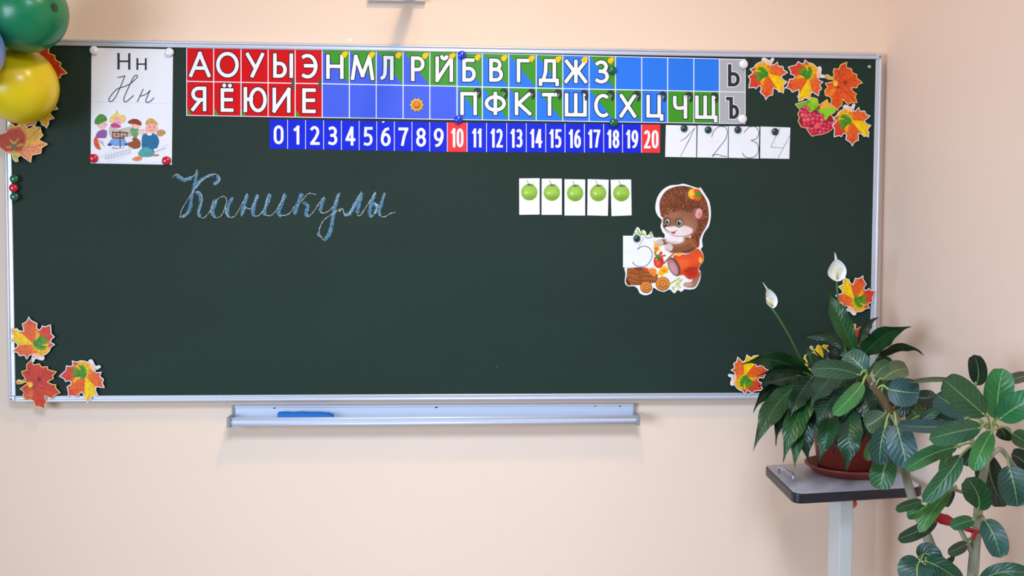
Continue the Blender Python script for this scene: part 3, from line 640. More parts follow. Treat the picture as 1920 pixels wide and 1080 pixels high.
p.fill([(340,880),(352,840),(372,800),(408,790),(444,815),(432,842),(442,852),(400,862),(384,888),(366,872)], (246,186,30)); p.ell(400,835,22,14,(236,110,30),op=.7,soft=10)
p.fill([(315,560),(330,600),(358,620),(362,650),(335,675),(312,690)], (246,178,40)); p.ell(330,640,14,16,(220,90,40),op=.8,soft=8); p.ell(322,672,10,8,(110,130,50))
for q in ([(350,690),(370,660),(388,672),(378,700)],[(378,700),(415,688),(412,706),(385,714)],[(312,700),(325,678),(345,700)],[(388,745),(402,760),(390,790)]): p.fill(q, (214,72,44))
p.ell(352,752,44,58,(212,44,38)); p.ell(344,770,24,24,(240,120,60),soft=26,op=.7); p.ell(346,712,22,20,(76,142,46)); p.ell(356,730,10,12,(60,110,40)); p.ell(330,735,8,5,(250,200,190),soft=4)
for cx, cy, r in ((388,948,63),(242,980,53)):
    p.ell(cx,cy,r,r*.98,(150,78,30)); p.ell(cx-2,cy-3,r-6,r-7,(220,134,54)); p.ell(cx,cy+r*.4,r*.6,r*.3,(190,104,40),soft=14,op=.7); p.ell(cx+3,cy,r*.46,r*.46,(150,80,32)); p.ell(cx+3,cy,r*.36,r*.36,(230,150,70)); p.ell(cx+3,cy,r*.14,r*.14,(170,92,36))
for q in ([(450,960),(490,930),(550,915)],[(470,1000),(510,965),(555,925)],[(470,940),(530,900)],[(480,1010),(490,970)],[(530,1000),(505,950)]): p.line(q, 4, (150,170,70))
for x, y, a in ((490,925,-30),(525,905,-25),(535,970,60),(480,990,60),(460,945,-40),(520,945,-20),(548,918,-30)): p.ell(x,y,20,7,(186,190,76) if a < 0 else (216,186,60),a)
for x, y, a in ((170,490,80),(200,505,-60),(218,515,10),(185,510,50),(285,510,-70),(150,515,60)): p.ell(x,y,24,9,(140,186,90),a); p.line([(x-12*math.cos(math.radians(a)),y-12*math.sin(math.radians(a))),(x+14*math.cos(math.radians(a)),y+14*math.sin(math.radians(a)))],2.5,(206,222,150))
p.line([(492,672),(400,766)], 17, (160,96,54)); p.line([(488,672),(402,760)], 7, (214,146,92))
# leg and feet, trousers
p.fill([(690,860),(722,852),(706,915),(672,975),(610,982),(572,962),(590,938),(640,930),(660,890)], (162,114,90), smooth=True, soft=6); p.ell(612,956,38,20,(196,156,134),-6,soft=14)
p.fill([(478,716),(520,688),(600,690),(655,668),(692,640),(722,660),(745,705),(742,745),(712,795),(698,812),(702,850),(680,890),(648,908),(610,905),(575,872),(535,872),(505,800)], (226,74,36), smooth=True, soft=4)
p.ell(560,770,70,50,(240,106,52),soft=60,op=.8); p.ell(645,850,62,48,(176,44,26),soft=44,op=.85); p.line([(580,840),(630,812),(700,812)],12,(150,36,24),op=.7,soft=14); p.ell(690,720,50,40,(236,90,40),soft=40,op=.6)
p.ell(528,690,26,16,(248,178,56),soft=6); p.ell(720,740,16,26,(248,180,60),soft=6)
p.ell(487,800,47,88,(92,62,54),-26,soft=6); p.ell(480,802,38,78,(168,128,116),-26,soft=8); p.ell(482,812,24,56,(206,140,156),-26,soft=10)
# body, arms
p.ell(600,610,92,72,(128,74,46),soft=16); p.line([(640,590),(560,622),(470,634)], 84, (140,82,52), soft=12, smooth=True); p.line([(610,575),(560,604),(480,610)], 20, (176,116,80), soft=24, smooth=True, op=.7); p.line([(500,672),(600,668),(650,640)],16,(96,50,32),op=.6,soft=14)
p.line([(440,575),(370,585)], 52, (128,78,54), soft=10); p.ell(360,588,36,30,(216,186,176),soft=10); p.ell(440,630,38,34,(222,196,188),soft=8)
for q in ([(420,640),(425,658)],[(440,645),(444,662)],[(345,600),(350,614)],[(365,602),(369,616)]): p.line(q, 4, (150,110,100))
p.line([(622,545),(645,590),(690,632)], 9, (206,96,44), smooth=True); p.ell(495,560,84,38,(240,226,226),soft=16); p.ell(470,585,52,12,(200,170,170),soft=12,op=.6)
# head
p.ell(560,400,150,125,(120,66,42),soft=14)
p.fill([(396,350),(420,318),(500,306),(590,298),(650,320),(690,400),(680,470),(640,522),(560,534),(480,526),(420,490),(392,450),(388,395)], (150,96,70), smooth=True, soft=8)
p.ell(600,450,84,70,(172,116,92),soft=60,op=.7); p.ell(470,340,60,30,(170,112,80),soft=30,op=.6)
p.fill([(405,440),(440,445),(500,440),(590,440),(650,470),(630,512),(560,530),(480,522),(420,488)], (238,222,220), smooth=True, soft=18); p.ell(600,482,40,26,(240,196,190),soft=30,op=.7)
for x, y, rx, ry, rt in ((428,404,24,34,8),(533,415,32,36,6)):
    p.ell(x,y,rx+3,ry+2,(78,48,40),rt,soft=10); p.ell(x+1,y,rx-5,ry-6,(214,218,206),rt); p.ell(x,y+2,rx-9,ry-10,(112,128,98),rt); p.ell(x-1,y-2,rx*.4,ry*.48,(26,26,26),rt); p.ell(x+5,y-11,5,6,(250,250,250)); p.line([(x-rx,y-ry*.5),(x,y-ry-1),(x+rx,y-ry*.4)],6,(52,30,26),smooth=True)
p.line([(412,330),(440,338)],6,(90,54,38)); p.ell(407,437,16,14,(30,22,24),soft=3); p.ell(403,431,5,4,(240,240,240)); p.line([(405,455),(430,482),(462,494),(500,488),(510,478)],4,(92,48,44),smooth=True); p.fill([(462,494),(484,490),(504,486),(492,508),(474,508)],(206,58,60),smooth=True)
p.ell(688,332,46,50,(150,98,76),20,soft=5); p.ell(705,330,30,44,(232,160,164),12,soft=8); p.ell(712,342,16,24,(208,120,128),12,soft=12,op=.8)
for k in range(150):
    t = rng.uniform(0, 1); x = lerp(398, 665, t); y = 340-34*math.sin(PI*t*.9)+rng.uniform(-16, 6); a = math.radians(lerp(-125, -45, t))+PI+rng.normal()*.35; l = rng.uniform(10, 26)
    p.line([(x, y-14), (x+l*math.cos(a)*.5, y-14+abs(l*math.sin(a)))], 4, np.array([112, 62, 40])*rng.uniform(.6, 1.5), op=.7)
for k in range(170):
    a = rng.uniform(-2.9, -.1); x = 560+rng.uniform(190, 300)*math.cos(a)*.9; y = 390+rng.uniform(170, 290)*math.sin(a); l = rng.uniform(20, 50)
    p.line([(x, y), (x+l*math.cos(a-.2), y+l*math.sin(a-.2))], 3.5, (188, 128, 84), op=.35, mask=spm)
# apple in its spines
p.ell(660,158,50,48,(244,166,42)); p.ell(692,188,34,30,(226,90,36),soft=24); p.ell(690,136,30,22,(206,70,38),soft=16,op=.8); p.ell(640,150,18,24,(252,206,70),soft=18); p.ell(700,166,22,28,(64,140,44),20); p.line([(688,186),(712,146)],3,(120,180,80)); p.ell(722,118,10,6,(220,226,200),-50)
p.grain(.03, 6)
me, c = p.mesh('hedgehog_cutout', OUTC, BS-.0022, M_INK, thick=.0016)
tag(link('hedgehog_cutout', me, None, c), 'die-cut picture of a brown hedgehog in red trousers pushing a cart', 'cut-out')

# ------------------------------------------------------------------ autumn leaf cut-outs
def shrink_mask(p, outl, ins): return np.clip(.5-(p.sdf(outl)+ins)/(p.h*1.3), 0, 1)
A_OUT = [(165,95),(168,62),(188,48),(215,58),(240,75),(262,80),(275,56),(298,50),(309,65),(297,95),(280,125),(300,130),(345,92),(355,140),(400,140),(415,155),(415,178),(468,210),(440,230),(395,255),(410,285),(464,315),(435,340),(415,360),(430,385),(418,447),(395,430),(360,430),(345,405),(305,388),(302,465),(270,470),(245,485),(218,522),(203,480),(148,432),(165,385),(150,365),(130,375),(110,402),(85,385),(23,393),(25,365),(38,300),(13,255),(45,240),(65,215),(28,180),(75,160),(100,125),(135,103)]
p = Paint(1400, 100, 6.0, (5, 40, 478, 530), 3.0, (226, 226, 232))
im = shrink_mask(p, A_OUT, 10)
full = [(0,100),(478,100),(478,530),(0,530)]
p.fill(full, (226,92,38), mask=im)
p.fill([(245,190),(300,95),(400,140),(470,210),(395,250),(310,228)], (232,104,44), soft=16, mask=im); p.fill([(300,90),(360,95),(350,140),(320,150)], (206,60,40), soft=30, mask=im, op=.7)
p.fill([(0,240),(110,250),(200,330),(150,400),(0,400)], (214,62,40), soft=40, mask=im)
p.fill([(60,175),(100,120),(160,95),(215,105),(258,175),(272,240),(240,320),(175,385),(158,340),(150,250),(80,200)], (246,178,28), soft=26, mask=im)
p.fill([(235,245),(262,270),(312,400),(300,470),(218,530),(148,440),(172,370)], (228,96,36), soft=12, mask=im); p.fill([(180,430),(290,470),(218,530)], (210,60,40), soft=60, mask=im, op=.8)
p.fill([(250,215),(300,238),(385,258),(475,315),(420,350),(425,450),(370,432),(300,330),(262,262)], (250,204,20), soft=10, mask=im)
p.fill([(400,330),(430,400),(420,445),(380,400)], (244,160,40), soft=40, mask=im, op=.7)
p.fill([(28,170),(80,160),(110,180),(60,205)], (210,70,60), soft=16, mask=im)
p.fill([(175,80),(250,85),(275,120),(265,150),(210,118),(170,100)], (240,190,150), soft=14); p.fill([(190,62),(240,82),(235,100),(200,90)], (240,214,200), soft=8)
p.fill([(270,115),(290,75),(300,78),(284,118)], (206,214,214), soft=4)
for q in ([(258,225),(232,350),(218,500)],[(258,222),(350,310),(405,420)],[(262,220),(360,270),(440,320)],[(255,205),(320,170),(440,212)],[(258,210),(225,150),(180,120)],[(240,250),(190,320),(100,370)],[(250,200),(300,150),(345,115)]):
    p.line(q, 4, (168,62,24), op=.55, mask=im, smooth=True)
for k in range(60):
    x = rng.uniform(40,440); y = rng.uniform(120,480); a = math.atan2(y-215, x-258)+rng.choice([-.5,.5]); l = rng.uniform(15,35)
    p.line([(x,y),(x+l*math.cos(a),y+l*math.sin(a))], 3, (200,90,24), op=.3, mask=im)
p.fill([(245,235),(235,205),(205,190),(180,200),(165,225),(175,255),(205,268),(232,262)], (60,130,34), soft=6, mask=im)
for bx_, by_, tx_, ty_, w_ in ((200,215,76,250,20),(200,215,88,222,18),(205,205,108,172,20),(210,205,128,150,18),(215,205,165,148,18),(225,210,200,165,18),(190,235,98,316,20),(200,240,138,312,18),(205,240,168,288,18),(215,245,212,284,20),(195,225,84,282,16)):
    d_ = np.array([tx_-bx_, ty_-by_], float); n_ = np.array([-d_[1], d_[0]])/np.hypot(*d_)
    B_ = np.array([bx_, by_], float); pts = [B_+n_*w_*.4, B_+d_*.35+n_*w_*.62, B_+d_*.62+n_*w_*.42, B_+d_*.72+n_*w_*.6, B_+d_, B_+d_*.72-n_*w_*.6, B_+d_*.62-n_*w_*.42, B_+d_*.35-n_*w_*.62, B_-n_*w_*.4]
    p.fill(pts, np.array([56,128,32])*rng.uniform(.85,1.25), soft=4, mask=im); p.line([B_, B_+d_*.9], 3, (112,140,48), op=.6, mask=im)
for q in ([(235,240),(160,215),(90,255)],[(190,225),(150,180)],[(180,222),(140,280)],[(160,216),(110,200)]): p.line(q, 4, (150,130,50), op=.7, mask=im)
p.grain(.07, 14, im); p.grain(.06, 5, im)
MPP = float(np.linalg.norm(on(1440.5,150)-on(1439.5,150)))
leafA, _ = p.mesh('maple_leaf_cutout', A_OUT, 0, M_INK, thick=.0010, local=(1400+240/6, 100+280/6, MPP))
B_OUT = [(880,245),(910,240),(945,265),(978,262),(966,215),(975,173),(1030,180),(1050,130),(1127,98),(1122,160),(1182,174),(1190,215),(1247,238),(1240,270),(1313,330),(1255,355),(1250,387),(1180,390),(1210,430),(1247,450),(1230,480),(1252,552),(1180,555),(1145,577),(1085,515),(1080,590),(1050,600),(1030,647),(985,600),(943,575),(955,520),(935,490),(885,480),(873,420),(905,385),(878,338),(975,315),(968,300),(920,300),(875,282)]
def leaf_b(tint):
    p = Paint(1400, 100, 6.0, (862, 90, 1322, 656), 3.0, (236,206,128)); im = shrink_mask(p, B_OUT, 8); T = np.array(tint)
    p.fill([(862,90),(1322,90),(1322,656),(862,656)], T, mask=im)
    p.fill([(960,380),(880,440),(890,490),(960,480),(1020,400)], T+(20,40,10), soft=30, mask=im); p.fill([(1060,230),(1110,110),(1000,190),(1040,260)], T*(.92,.8,.9), soft=40, mask=im, op=.7)
    p.fill([(1050,400),(1240,540),(1160,560)], T+(10,18,0), soft=50, mask=im, op=.7); p.ell(1090,360,66,58,T*(.96,.9,1.1),soft=50,mask=im); p.ell(1110,330,18,22,T*.5,soft=22,op=.8,mask=im); p.ell(1020,380,20,10,T*.55,soft=18,op=.8,mask=im); p.ell(1095,400,32,14,T*(1,1.3,1.6),soft=22,op=.6,mask=im)
    for q in ([(1000,350),(1080,250),(1110,130)],[(1000,350),(1150,300),(1290,332)],[(1000,352),(1120,440),(1230,540)],[(1000,355),(1030,500),(1030,620)],[(990,355),(930,430),(890,470)],[(1060,280),(1010,200)],[(1150,300),(1230,250)]): p.line(q, 5, T*(.72,.5,.6), op=.6, mask=im, smooth=True)
    for k in range(60):
        x = rng.uniform(890,1280); y = rng.uniform(130,600); a = math.atan2(y-350,x-1000)+rng.choice([-.6,.6]); l = rng.uniform(15,40); p.line([(x,y),(x+l*math.cos(a),y+l*math.sin(a))],3,T*(.8,.6,.6),op=.35,mask=im)
    p.ell(1000,342,26,32,(246,200,60),soft=18,mask=im); p.fill([(885,252),(915,250),(950,278),(985,285),(975,295),(915,285)],(200,200,90),soft=6,mask=im); p.grain(.07,14,im); p.grain(.05,5,im)
    me, _ = p.mesh('maple_leaf_cutout', B_OUT, 0, M_INK, thick=.0010, local=(1400+1085/6, 100+360/6, MPP)); return me
leafB = leaf_b((222,84,32)); leafB2 = leaf_b((200,64,42)); leafB3 = leaf_b((226,190,36))
def place_leaf(me, px, py, rot, sc, label, Y, first=None):
    o = bpy.data.objects.new('maple_leaf_cutout', me); C.objects.link(o)
    o.location = on(px, py, Y); o.rotation_euler = (0, math.radians(rot), 0); o.scale = (sc, 1, sc)
    return tag(o, label, 'leaf cut-out', 'autumn leaf cut-outs around the board')
YL = BS-.0014; YFR = FR-.0052
place_leaf(leafA, 1440, 147, 0, 1.0, 'orange and yellow maple leaf cut-out nearest the alphabet strip', YL)
place_leaf(leafA, 1509, 151, 64, 1.0, 'orange and yellow maple leaf cut-out in the middle of the upper right row', BS-.0030)
place_leaf(leafB, 1400+1085/6, 160, 0, 1.0, 'plain orange-red maple leaf cut-out by the upper right corner of the board', BS-.0030)
place_leaf(leafA, 1597, 234, -8, 1.0, 'orange and yellow maple leaf cut-out right of the pink berry cut-out', BS-.0044)
place_leaf(leafA, 1604, 553, 196, .98, 'orange and yellow maple leaf cut-out beside the white flower on the right', YFR)
place_leaf(leafA, 1404, 702, -106, 1.0, 'orange and yellow maple leaf cut-out poking out left of the potted plant', YFR)
place_leaf(leafB3, 1534, 672, 30, .72, 'yellow maple leaf cut-out mostly hidden behind the potted plant', YL)
place_leaf(leafB2, 1603, 634, 60, .7, 'red maple leaf cut-out hidden behind the upright leaves of the potted plant', YL)
place_leaf(leafA, 60.5, 637, 167, 1.04, 'upper maple leaf cut-out at the lower left, touching the left frame', YFR)
place_leaf(leafB2, 72, 718, -24, 1.0, 'red maple leaf cut-out in the lower left corner of the board', YFR)
place_leaf(leafA, 155, 713, 37, 1.03, 'orange and yellow maple leaf cut-out right of the red one at lower left', YFR)
place_leaf(leafB2, 80, 138, 6, 1.12, 'dark red maple leaf cut-out sticking out behind the yellow balloon', YFR)
place_leaf(leafA, 66, 202, 20, 1.0, 'maple leaf cut-out with only two tips showing below the yellow balloon', YFR-.0014)
# the two-coloured one under the balloons
C_OUT = [(0,850),(40,835),(55,790),(75,780),(100,800),(130,775),(165,790),(180,815),(215,797),(257,804),(264,840),(275,856),(248,885),(306,912),(265,937),(260,972),(202,985),(196,1031),(130,985),(112,1000),(118,1020),(100,1028),(80,1010),(73,975),(40,972),(0,935),(-25,938),(-62,900),(-40,862)]
p = Paint(0, 0, 3.375, (-70, 768, 312, 1038), 1.9, (240,224,170)); im = shrink_mask(p, C_OUT, 4)
p.fill([(-80,760),(320,760),(320,1040),(-80,1040)], (238,178,60), mask=im); p.fill([(-80,860),(60,820),(150,800),(165,880),(140,960),(0,960)], (196,62,34), soft=22, mask=im); p.fill([(150,930),(300,890),(260,990),(190,1040),(130,990)], (232,140,90), soft=30, mask=im); p.fill([(130,770),(170,780),(165,850),(130,820)], (222,168,60), soft=18, mask=im)
for q in ([(95,925),(200,860),(250,812)],[(100,930),(200,930),(300,912)],[(100,940),(180,1010)],[(90,920),(80,800)],[(85,925),(0,880)],[(85,930),(0,940)]): p.line(q,3,(150,70,30),op=.5,mask=im)
for x, y, a in ((75,895,45),(105,893,-55),(125,918,-20),(60,930,-5),(85,915,80)): p.ell(x,y,22,7,(206,180,70),a,mask=im); p.ell(x,y,12,3,(120,150,50),a,mask=im)
p.ell(88,925,14,12,(80,120,40),mask=im,soft=6); p.line([(90,960),(95,990),(105,1015)],16,(180,190,110),mask=im); p.grain(.07,9,im)
me, c = p.mesh('maple_leaf_cutout', C_OUT, YFR-.0028, M_INK)
tag(link('maple_leaf_cutout', me, None, c), 'yellow and red maple leaf cut-out on the frame just below the yellow balloon', 'leaf cut-out', 'autumn leaf cut-outs around the board')
# berry cluster
D_OUT = [(540,570),(600,550),(665,535),(690,525),(720,490),(765,498),(800,510),(808,560),(815,580),(860,545),(908,512),(925,560),(980,572),(1000,620),(1002,660),(950,695),(985,715),(985,830),(955,865),(910,895),(850,915),(780,925),(735,938),(705,905),(670,845),(610,830),(575,760),(590,720),(570,680),(600,640)]
p = Paint(1400, 100, 6.0, (530, 480, 1012, 948), 3.0, (236,206,140)); im = shrink_mask(p, D_OUT, 8)
p.fill([(530,480),(1012,480),(1012,948),(530,948)], (150,30,52), mask=im)
p.fill([(540,570),(680,535),(700,600),(600,620)], (110,180,50), soft=10, mask=im); p.fill([(690,560),(720,490),(808,510),(805,600),(720,670),(680,650)], (126,196,36), soft=10, mask=im); p.fill([(720,495),(790,505),(780,560),(730,560)], (176,206,40), soft=24, mask=im)
p.fill([(800,640),(860,600),(990,590),(1002,660),(930,700),(890,760),(830,700)], (136,208,44), soft=8, mask=im); p.fill([(815,610),(860,550),(910,515),(925,570),(985,575),(990,610),(900,610),(840,630)], (240,172,56), soft=12, mask=im); p.line([(770,600),(800,650),(850,710)],10,(90,150,40),mask=im); p.line([(785,600),(830,680)],3,(60,100,40),mask=im)
br = [(655,610,24),(690,625,22),(630,655,26),(665,665,24)]
for r_ in range(5):
    for k in range(8-(r_ > 2)-(r_ > 3)): br.append((625+r_*16+k*46+rng.uniform(-8,8)+(r_%2)*14, 705+r_*48+rng.uniform(-10,10)-(10 if k in (2,3) else 0)+(30 if k > 5 else 0), rng.uniform(25,32)))
for x, y, r_ in br:
    if x > 880 and y < 770: continue
    cr = np.array([(204,44,78),(214,66,96),(190,36,62),(222,84,84)][rng.integers(4)]); p.ell(x,y,r_+2,r_+2,(140,24,46),mask=im,soft=6); p.ell(x,y,r_-2,r_-2,cr,mask=im,soft=8); p.ell(x-6,y-7,r_*.5,r_*.45,np.clip(cr*1.25+30,0,255),soft=14,mask=im,op=.7)
p.ell(795,815,30,28,(232,100,80),mask=im,soft=16)
me, c = p.mesh('berry_cutout', D_OUT, YL-.0001, M_INK)
tag(link('berry_cutout', me, None, c), 'cut-out of a pink berry cluster with lime green leaves', 'cut-out')

# ------------------------------------------------------------------ magnets
def magnet(px, py, rpx, m, Y, label, group, name='round_magnet', h=.5):
    c = on(px, py, Y); r = rpx*float(np.linalg.norm(on(px+1, py, Y)-c)); b = MB()
    prof = [(r*.96, 0), (r, r*.12), (r*.98, r*.3)]+[(r*.98*math.cos(a), r*.3+r*h*math.sin(a)) for a in np.linspace(.12, PI/2, 8)]
    b.lathe(c, prof, 28, axis='y'); o = b.build(name, m, origin=c); return tag(o, label, 'magnet', group)
G1 = 'magnets holding the poster'
magnet(177,95,8.6,M_WHITEPL,YP-.0006,'white round magnet on the upper left corner of the letter poster',G1)
magnet(318,98.5,8.6,M_WHITEPL,YP-.0006,'white round magnet on the upper right corner of the letter poster',G1)
magnet(176,297,8.6,M_REDPL,YP-.0006,'red round magnet on the lower left corner of the letter poster',G1)
magnet(312.5,301.5,8.6,M_REDPL,YP-.0006,'red round magnet on the lower right corner of the letter poster',G1)
G2 = 'magnets in a column on the left frame'
magnet(27.5,335.5,8.4,M_GREENPL,FR-.0046,'green round magnet on the left frame, topmost of three',G2)
magnet(26,352.5,8.4,M_REDPL,FR-.0046,'red round magnet between two green ones on the left frame',G2)
magnet(28,369,8.4,M_GREENPL,FR-.0046,'green round magnet on the left frame, lowest of three',G2)
G3 = 'magnets holding the alphabet strips'
magnet(866,103.5,8,M_BLUEPL,YS-.0012,'blue round magnet on the top edge where the alphabet strips meet',G3)
magnet(859.5,224.5,8,M_BLUEPL,YS-.0012,'blue round magnet at the bottom of the joint above number 10',G3)
magnet(1148,132,8,M_GREENPL,YS-.0012,'green round magnet beside the letter З on the alphabet strip',G3)
magnet(1150.5,230.5,8,M_GREENPL,YS-.0012,'green round magnet on the strip edge above number 18',G3)
magnet(1393.5,121,8.6,M_WHITEPL,YS-.0012,'white round magnet at the upper right end of the alphabet strip',G3)
magnet(1391.5,223.5,8.6,M_WHITEPL,YS-.0012,'white round magnet at the lower right end of the alphabet strip',G3)
G4 = 'dark green magnets on the digit squares'
for (x, y), d in zip(((1287,497),(1418,505),(1580,505),(1783,515)), '1234'):
    magnet(*Z3(x, y), 6.6, M_DGREENPL, YD-.0005, 'small dark green magnet on the square with the digit '+d, G4)
magnet(*Z5(1013,570), 6.6, M_DGREENPL, BS-.0045, 'small dark green magnet on the square with the digit 5', G4)
magnet(1629.5,125.5,3.8,M_STEEL,BS-.0002,'tiny silver pin in the upper right corner of the board',None,'metal_pin',.8)
# flower magnet
c = on(781.5,197,YS-.0006); mp = MPP; fl = tag(empty('flower_magnet', c), 'yellow flower-shaped magnet on an empty blue cell of the alphabet strip', 'magnet')
M_YEL = mat('yellow_petals', (232,176,28), .5, noise=.15, nscale=120); M_ORC = mat('orange_flower_centre', (222,130,36), .5, noise=.3, nscale=300)
b = MB()
for k in range(10):
    a = 2*PI*k/10; d = Vector((math.cos(a), 0, math.sin(a))); t = Vector((-d.z, 0, d.x)); q = Vector(c)
    pts = [q+d*mp*3+t*mp*2.2, q+d*mp*9+t*mp*3.6+Vector((0,-.0024,0)), q+d*mp*13+Vector((0,-.001,0)), q+d*mp*9-t*mp*3.6+Vector((0,-.0024,0)), q+d*mp*3-t*mp*2.2, q+d*mp*8+Vector((0,-.0038,0))]
    b.add(pts, [(0,1,5),(1,2,5),(2,3,5),(3,4,5)])
b.build('petals', M_YEL, fl); b = MB(); b.lathe(c, [(mp*6.5,0),(mp*6,.004),(mp*3,.006),(0,.0065)], 20, axis='y'); b.build('flower_centre', M_ORC, fl)
# dark tabs
M_TAB = mat('dark_green_tape', (66,72,52), .3)
for x, lab in ((549.5,'dark tape tab between the columns of Ы and Э'), (600,'dark tape tab between the red and blue cells of the strip')):
    b = MB(); q = [(x+2.6*math.cos(a), 156+(8 if math.sin(a) > 0 else -8)+2.6*math.sin(a)) for a in np.linspace(.001, 2*PI-.001+2*PI/24, 25)[:-1]]
    vs = [V(*a, YS-.0013) for a in q]; b.add(vs+[v+Vector((0,.0006,0)) for v in vs], [tuple(range(24))]+[(i, (i+1)%24, 24+(i+1)%24, 24+i) for i in range(24)])
    tag(b.build('tape_tab', M_TAB, origin=V(x,156,YS-.001)), lab, 'tape', 'dark tape tabs on the red cells')

# ------------------------------------------------------------------ chalk tray and cloth
tz0 = on(437,785,-.06)[2]; xa, xb = on(437,770,-.01)[0], on(1190,760,-.01)[0]; ztop = on(800,758,0)[2]
TD = .062
tray = tag(empty('chalk_tray', ((xa+xb)/2, 0, tz0-.012)), 'long pale aluminium chalk tray fixed to the wall under the board', 'tray')
b = MB(); b.box((xa, -.006, tz0-.020), (xb, 0, ztop)); b.box((xa, -.009, ztop-.006), (xb, 0, ztop)); b.build('back_plate', M_ALUT, tray, bevel=.001)
b = MB(); b.box((xa, -TD, tz0-.020), (xb, -.005, tz0-.016)); b.box((xa, -TD-.003, tz0-.018), (xb, -TD+.003, tz0)); b.tube([(xa, -TD, tz0-.001), (xb, -TD, tz0-.001)], .0045, 10); b.tube([(xa, -TD, tz0-.016), (xb, -TD, tz0-.016)], .005, 10); b.build('ledge', M_ALUT, tray)
for x in (xa, xb):
    b = MB(); b.hexa([(x-.004,-.0,tz0-.024),(x+.004,-.0,tz0-.024),(x+.004,-.0,ztop),(x-.004,-.0,ztop)], [(x-.004,-.010,tz0-.024),(x+.004,-.010,tz0-.024),(x+.004,-.010,ztop),(x-.004,-.010,ztop)])
    b.box((x-.005,-TD-.010,tz0-.024),(x+.005,-.008,tz0+.005)); b.build('end_cap', M_GREYPL, tray, bevel=.0015)
for px, py in ((514.5,761),(818,760),(1116,757.5),(1162,757.5)):
    c = on(px, py, -.0065); b = MB(); b.lathe((c[0], -.006, c[2]-.004), [(.0042,-.0005),(.0042,.0006),(.003,.0016),(0,.0018)], 14, axis='y'); b.build('screw', M_SCREW, tray)
M_CLOTH = mat('blue_sponge_cloth', (22,102,186), .9, noise=.25, nscale=160, bump=.6)
x0, x1 = on(522,775,-.035)[0], on(625,778,-.035)[0]; fz = tz0-.016; zt = on(560,773.5,-.035)[2]
b = MB(); N_ = 24; prof = []
for i in range(N_+1):
    t = i/N_; x = lerp(x0, x1, t); h = zt-fz+.0006*math.sin(t*19)-.002*max(0, t-.55)*3-(.006*max(0, (t-.94)/.06)); prof.append([(x,-.055,fz+.001),(x,-.056,fz+h*.6),(x,-.050,fz+h),(x,-.022,fz+h*1.02),(x,-.014,fz+h*.6),(x,-.015,fz+.001)])
b.add([v for r in prof for v in r], [(i*6+k, i*6+(k+1)%6, (i+1)*6+(k+1)%6, (i+1)*6+k) for i in range(N_) for k in range(6)]+[tuple(range(6)), tuple(N_*6+k for k in range(6))], 0, True)
tag(b.build('board_cloth', M_CLOTH, origin=((x0+x1)/2,-.035,fz)), 'folded blue wiping cloth lying in the chalk tray', 'cloth')

M_CHIP = mat('bare_plaster', (232,230,226), .9)
b = MB(); b.add([V(656+5.5*math.cos(a)*(1+.25*math.sin(3*a)), 74.5+4*math.sin(a)*(1+.2*math.cos(2*a)), -.0008) for a in np.linspace(0, 2*PI, 17)[:-1]], [tuple(range(16))])
o = b.build('plaster_patch', M_CHIP, bpy.data.objects['wall_back'])
# bracket above the board, its lower edge just inside the picture
bk = tag(empty('wall_bracket', V(745,-8,-.01)), 'grey wall bracket above the board with its lower edge at the picture top', 'bracket')
a0, a1 = on(690,1.2,-.02), on(797,1.2,-.02)
b = MB(); b.box((a0[0],-.022,a0[2]),(a1[0],0,a0[2]+.09)); b.build('mounting_plate', mat('light_grey_enamel', (196,194,198), .5), bk, bevel=.002)
ax = on(772,0,0)[0]; b = MB(); b.tube([(ax,-.01,a0[2]+.022),(ax-.004,-.22,a0[2]+.024),(ax-.008,-.44,a0[2]+.030)], .016, 12); b.build('arm', M_GREYPL, bk)

# ------------------------------------------------------------------ balloons
def balloon_mat(name, c1, pole, c2):
    m = mat(name, c1, .3, coat=.12); nt = m.node_tree; b = nt.nodes['Principled BSDF']
    b.inputs['Subsurface Weight'].default_value = .25; b.inputs['Subsurface Radius'].default_value = (.05,.05,.05)
    tc = nt.nodes.new('ShaderNodeTexCoord'); sp = nt.nodes.new('ShaderNodeSeparateXYZ'); nt.links.new(tc.outputs['Object'], sp.inputs[0])
    r = nt.nodes.new('ShaderNodeMapRange'); r.inputs[1].default_value = pole-.0012; r.inputs[2].default_value = pole-.0004
    mx = nt.nodes.new('ShaderNodeMix'); mx.data_type = 'RGBA'; mx.inputs[6].default_value = L4(c1); mx.inputs[7].default_value = L4(c2)
    nt.links.new(sp.outputs['Z'], r.inputs[0]); nt.links.new(r.outputs[0], mx.inputs[0]); nt.links.new(mx.outputs[2], b.inputs['Base Color']); return m
def balloon(px, py, rpx, Y, axis, c1, c2, label, stretch=1.06):
    c = V(px, py, Y); r = rpx*float(np.linalg.norm(on(px+1, py, Y)-on(px, py, Y)))
    root = tag(empty('balloon', c), label, 'balloon', 'balloons at the left edge')
    prof = []
    for i in range(33):
        t = PI*i/32; z = math.cos(t); rr = math.sin(t)
        if z < -.2: rr *= 1-.16*((-z-.2)/.8)**1.5
        prof.append((max(r*rr, 1e-5), r*z*stretch*(1.14 if z < 0 else 1)))
    b = MB(); b.lathe(c, prof, 48)
    o = b.build('skin', balloon_mat('balloon_latex', c1, r*stretch, c2), root, fix=True); o.rotation_euler = Vector(axis).to_track_quat('Z','Y').to_euler()
    b = MB(); e = -r*stretch*1.14; b.lathe((c.x,c.y,c.z+e), [(.003,.004),(.0025,-.002),(.005,-.008),(.0055,-.011),(.001,-.011)], 14); k = b.build('knot', o.data.materials[0], root); k.rotation_euler = o.rotation_euler
    kp = c+Vector(axis).normalized()*(e-.006)
def toward(px, py, Y, px2, py2, Y2): return V(px2, py2, Y2)-V(px, py, Y)
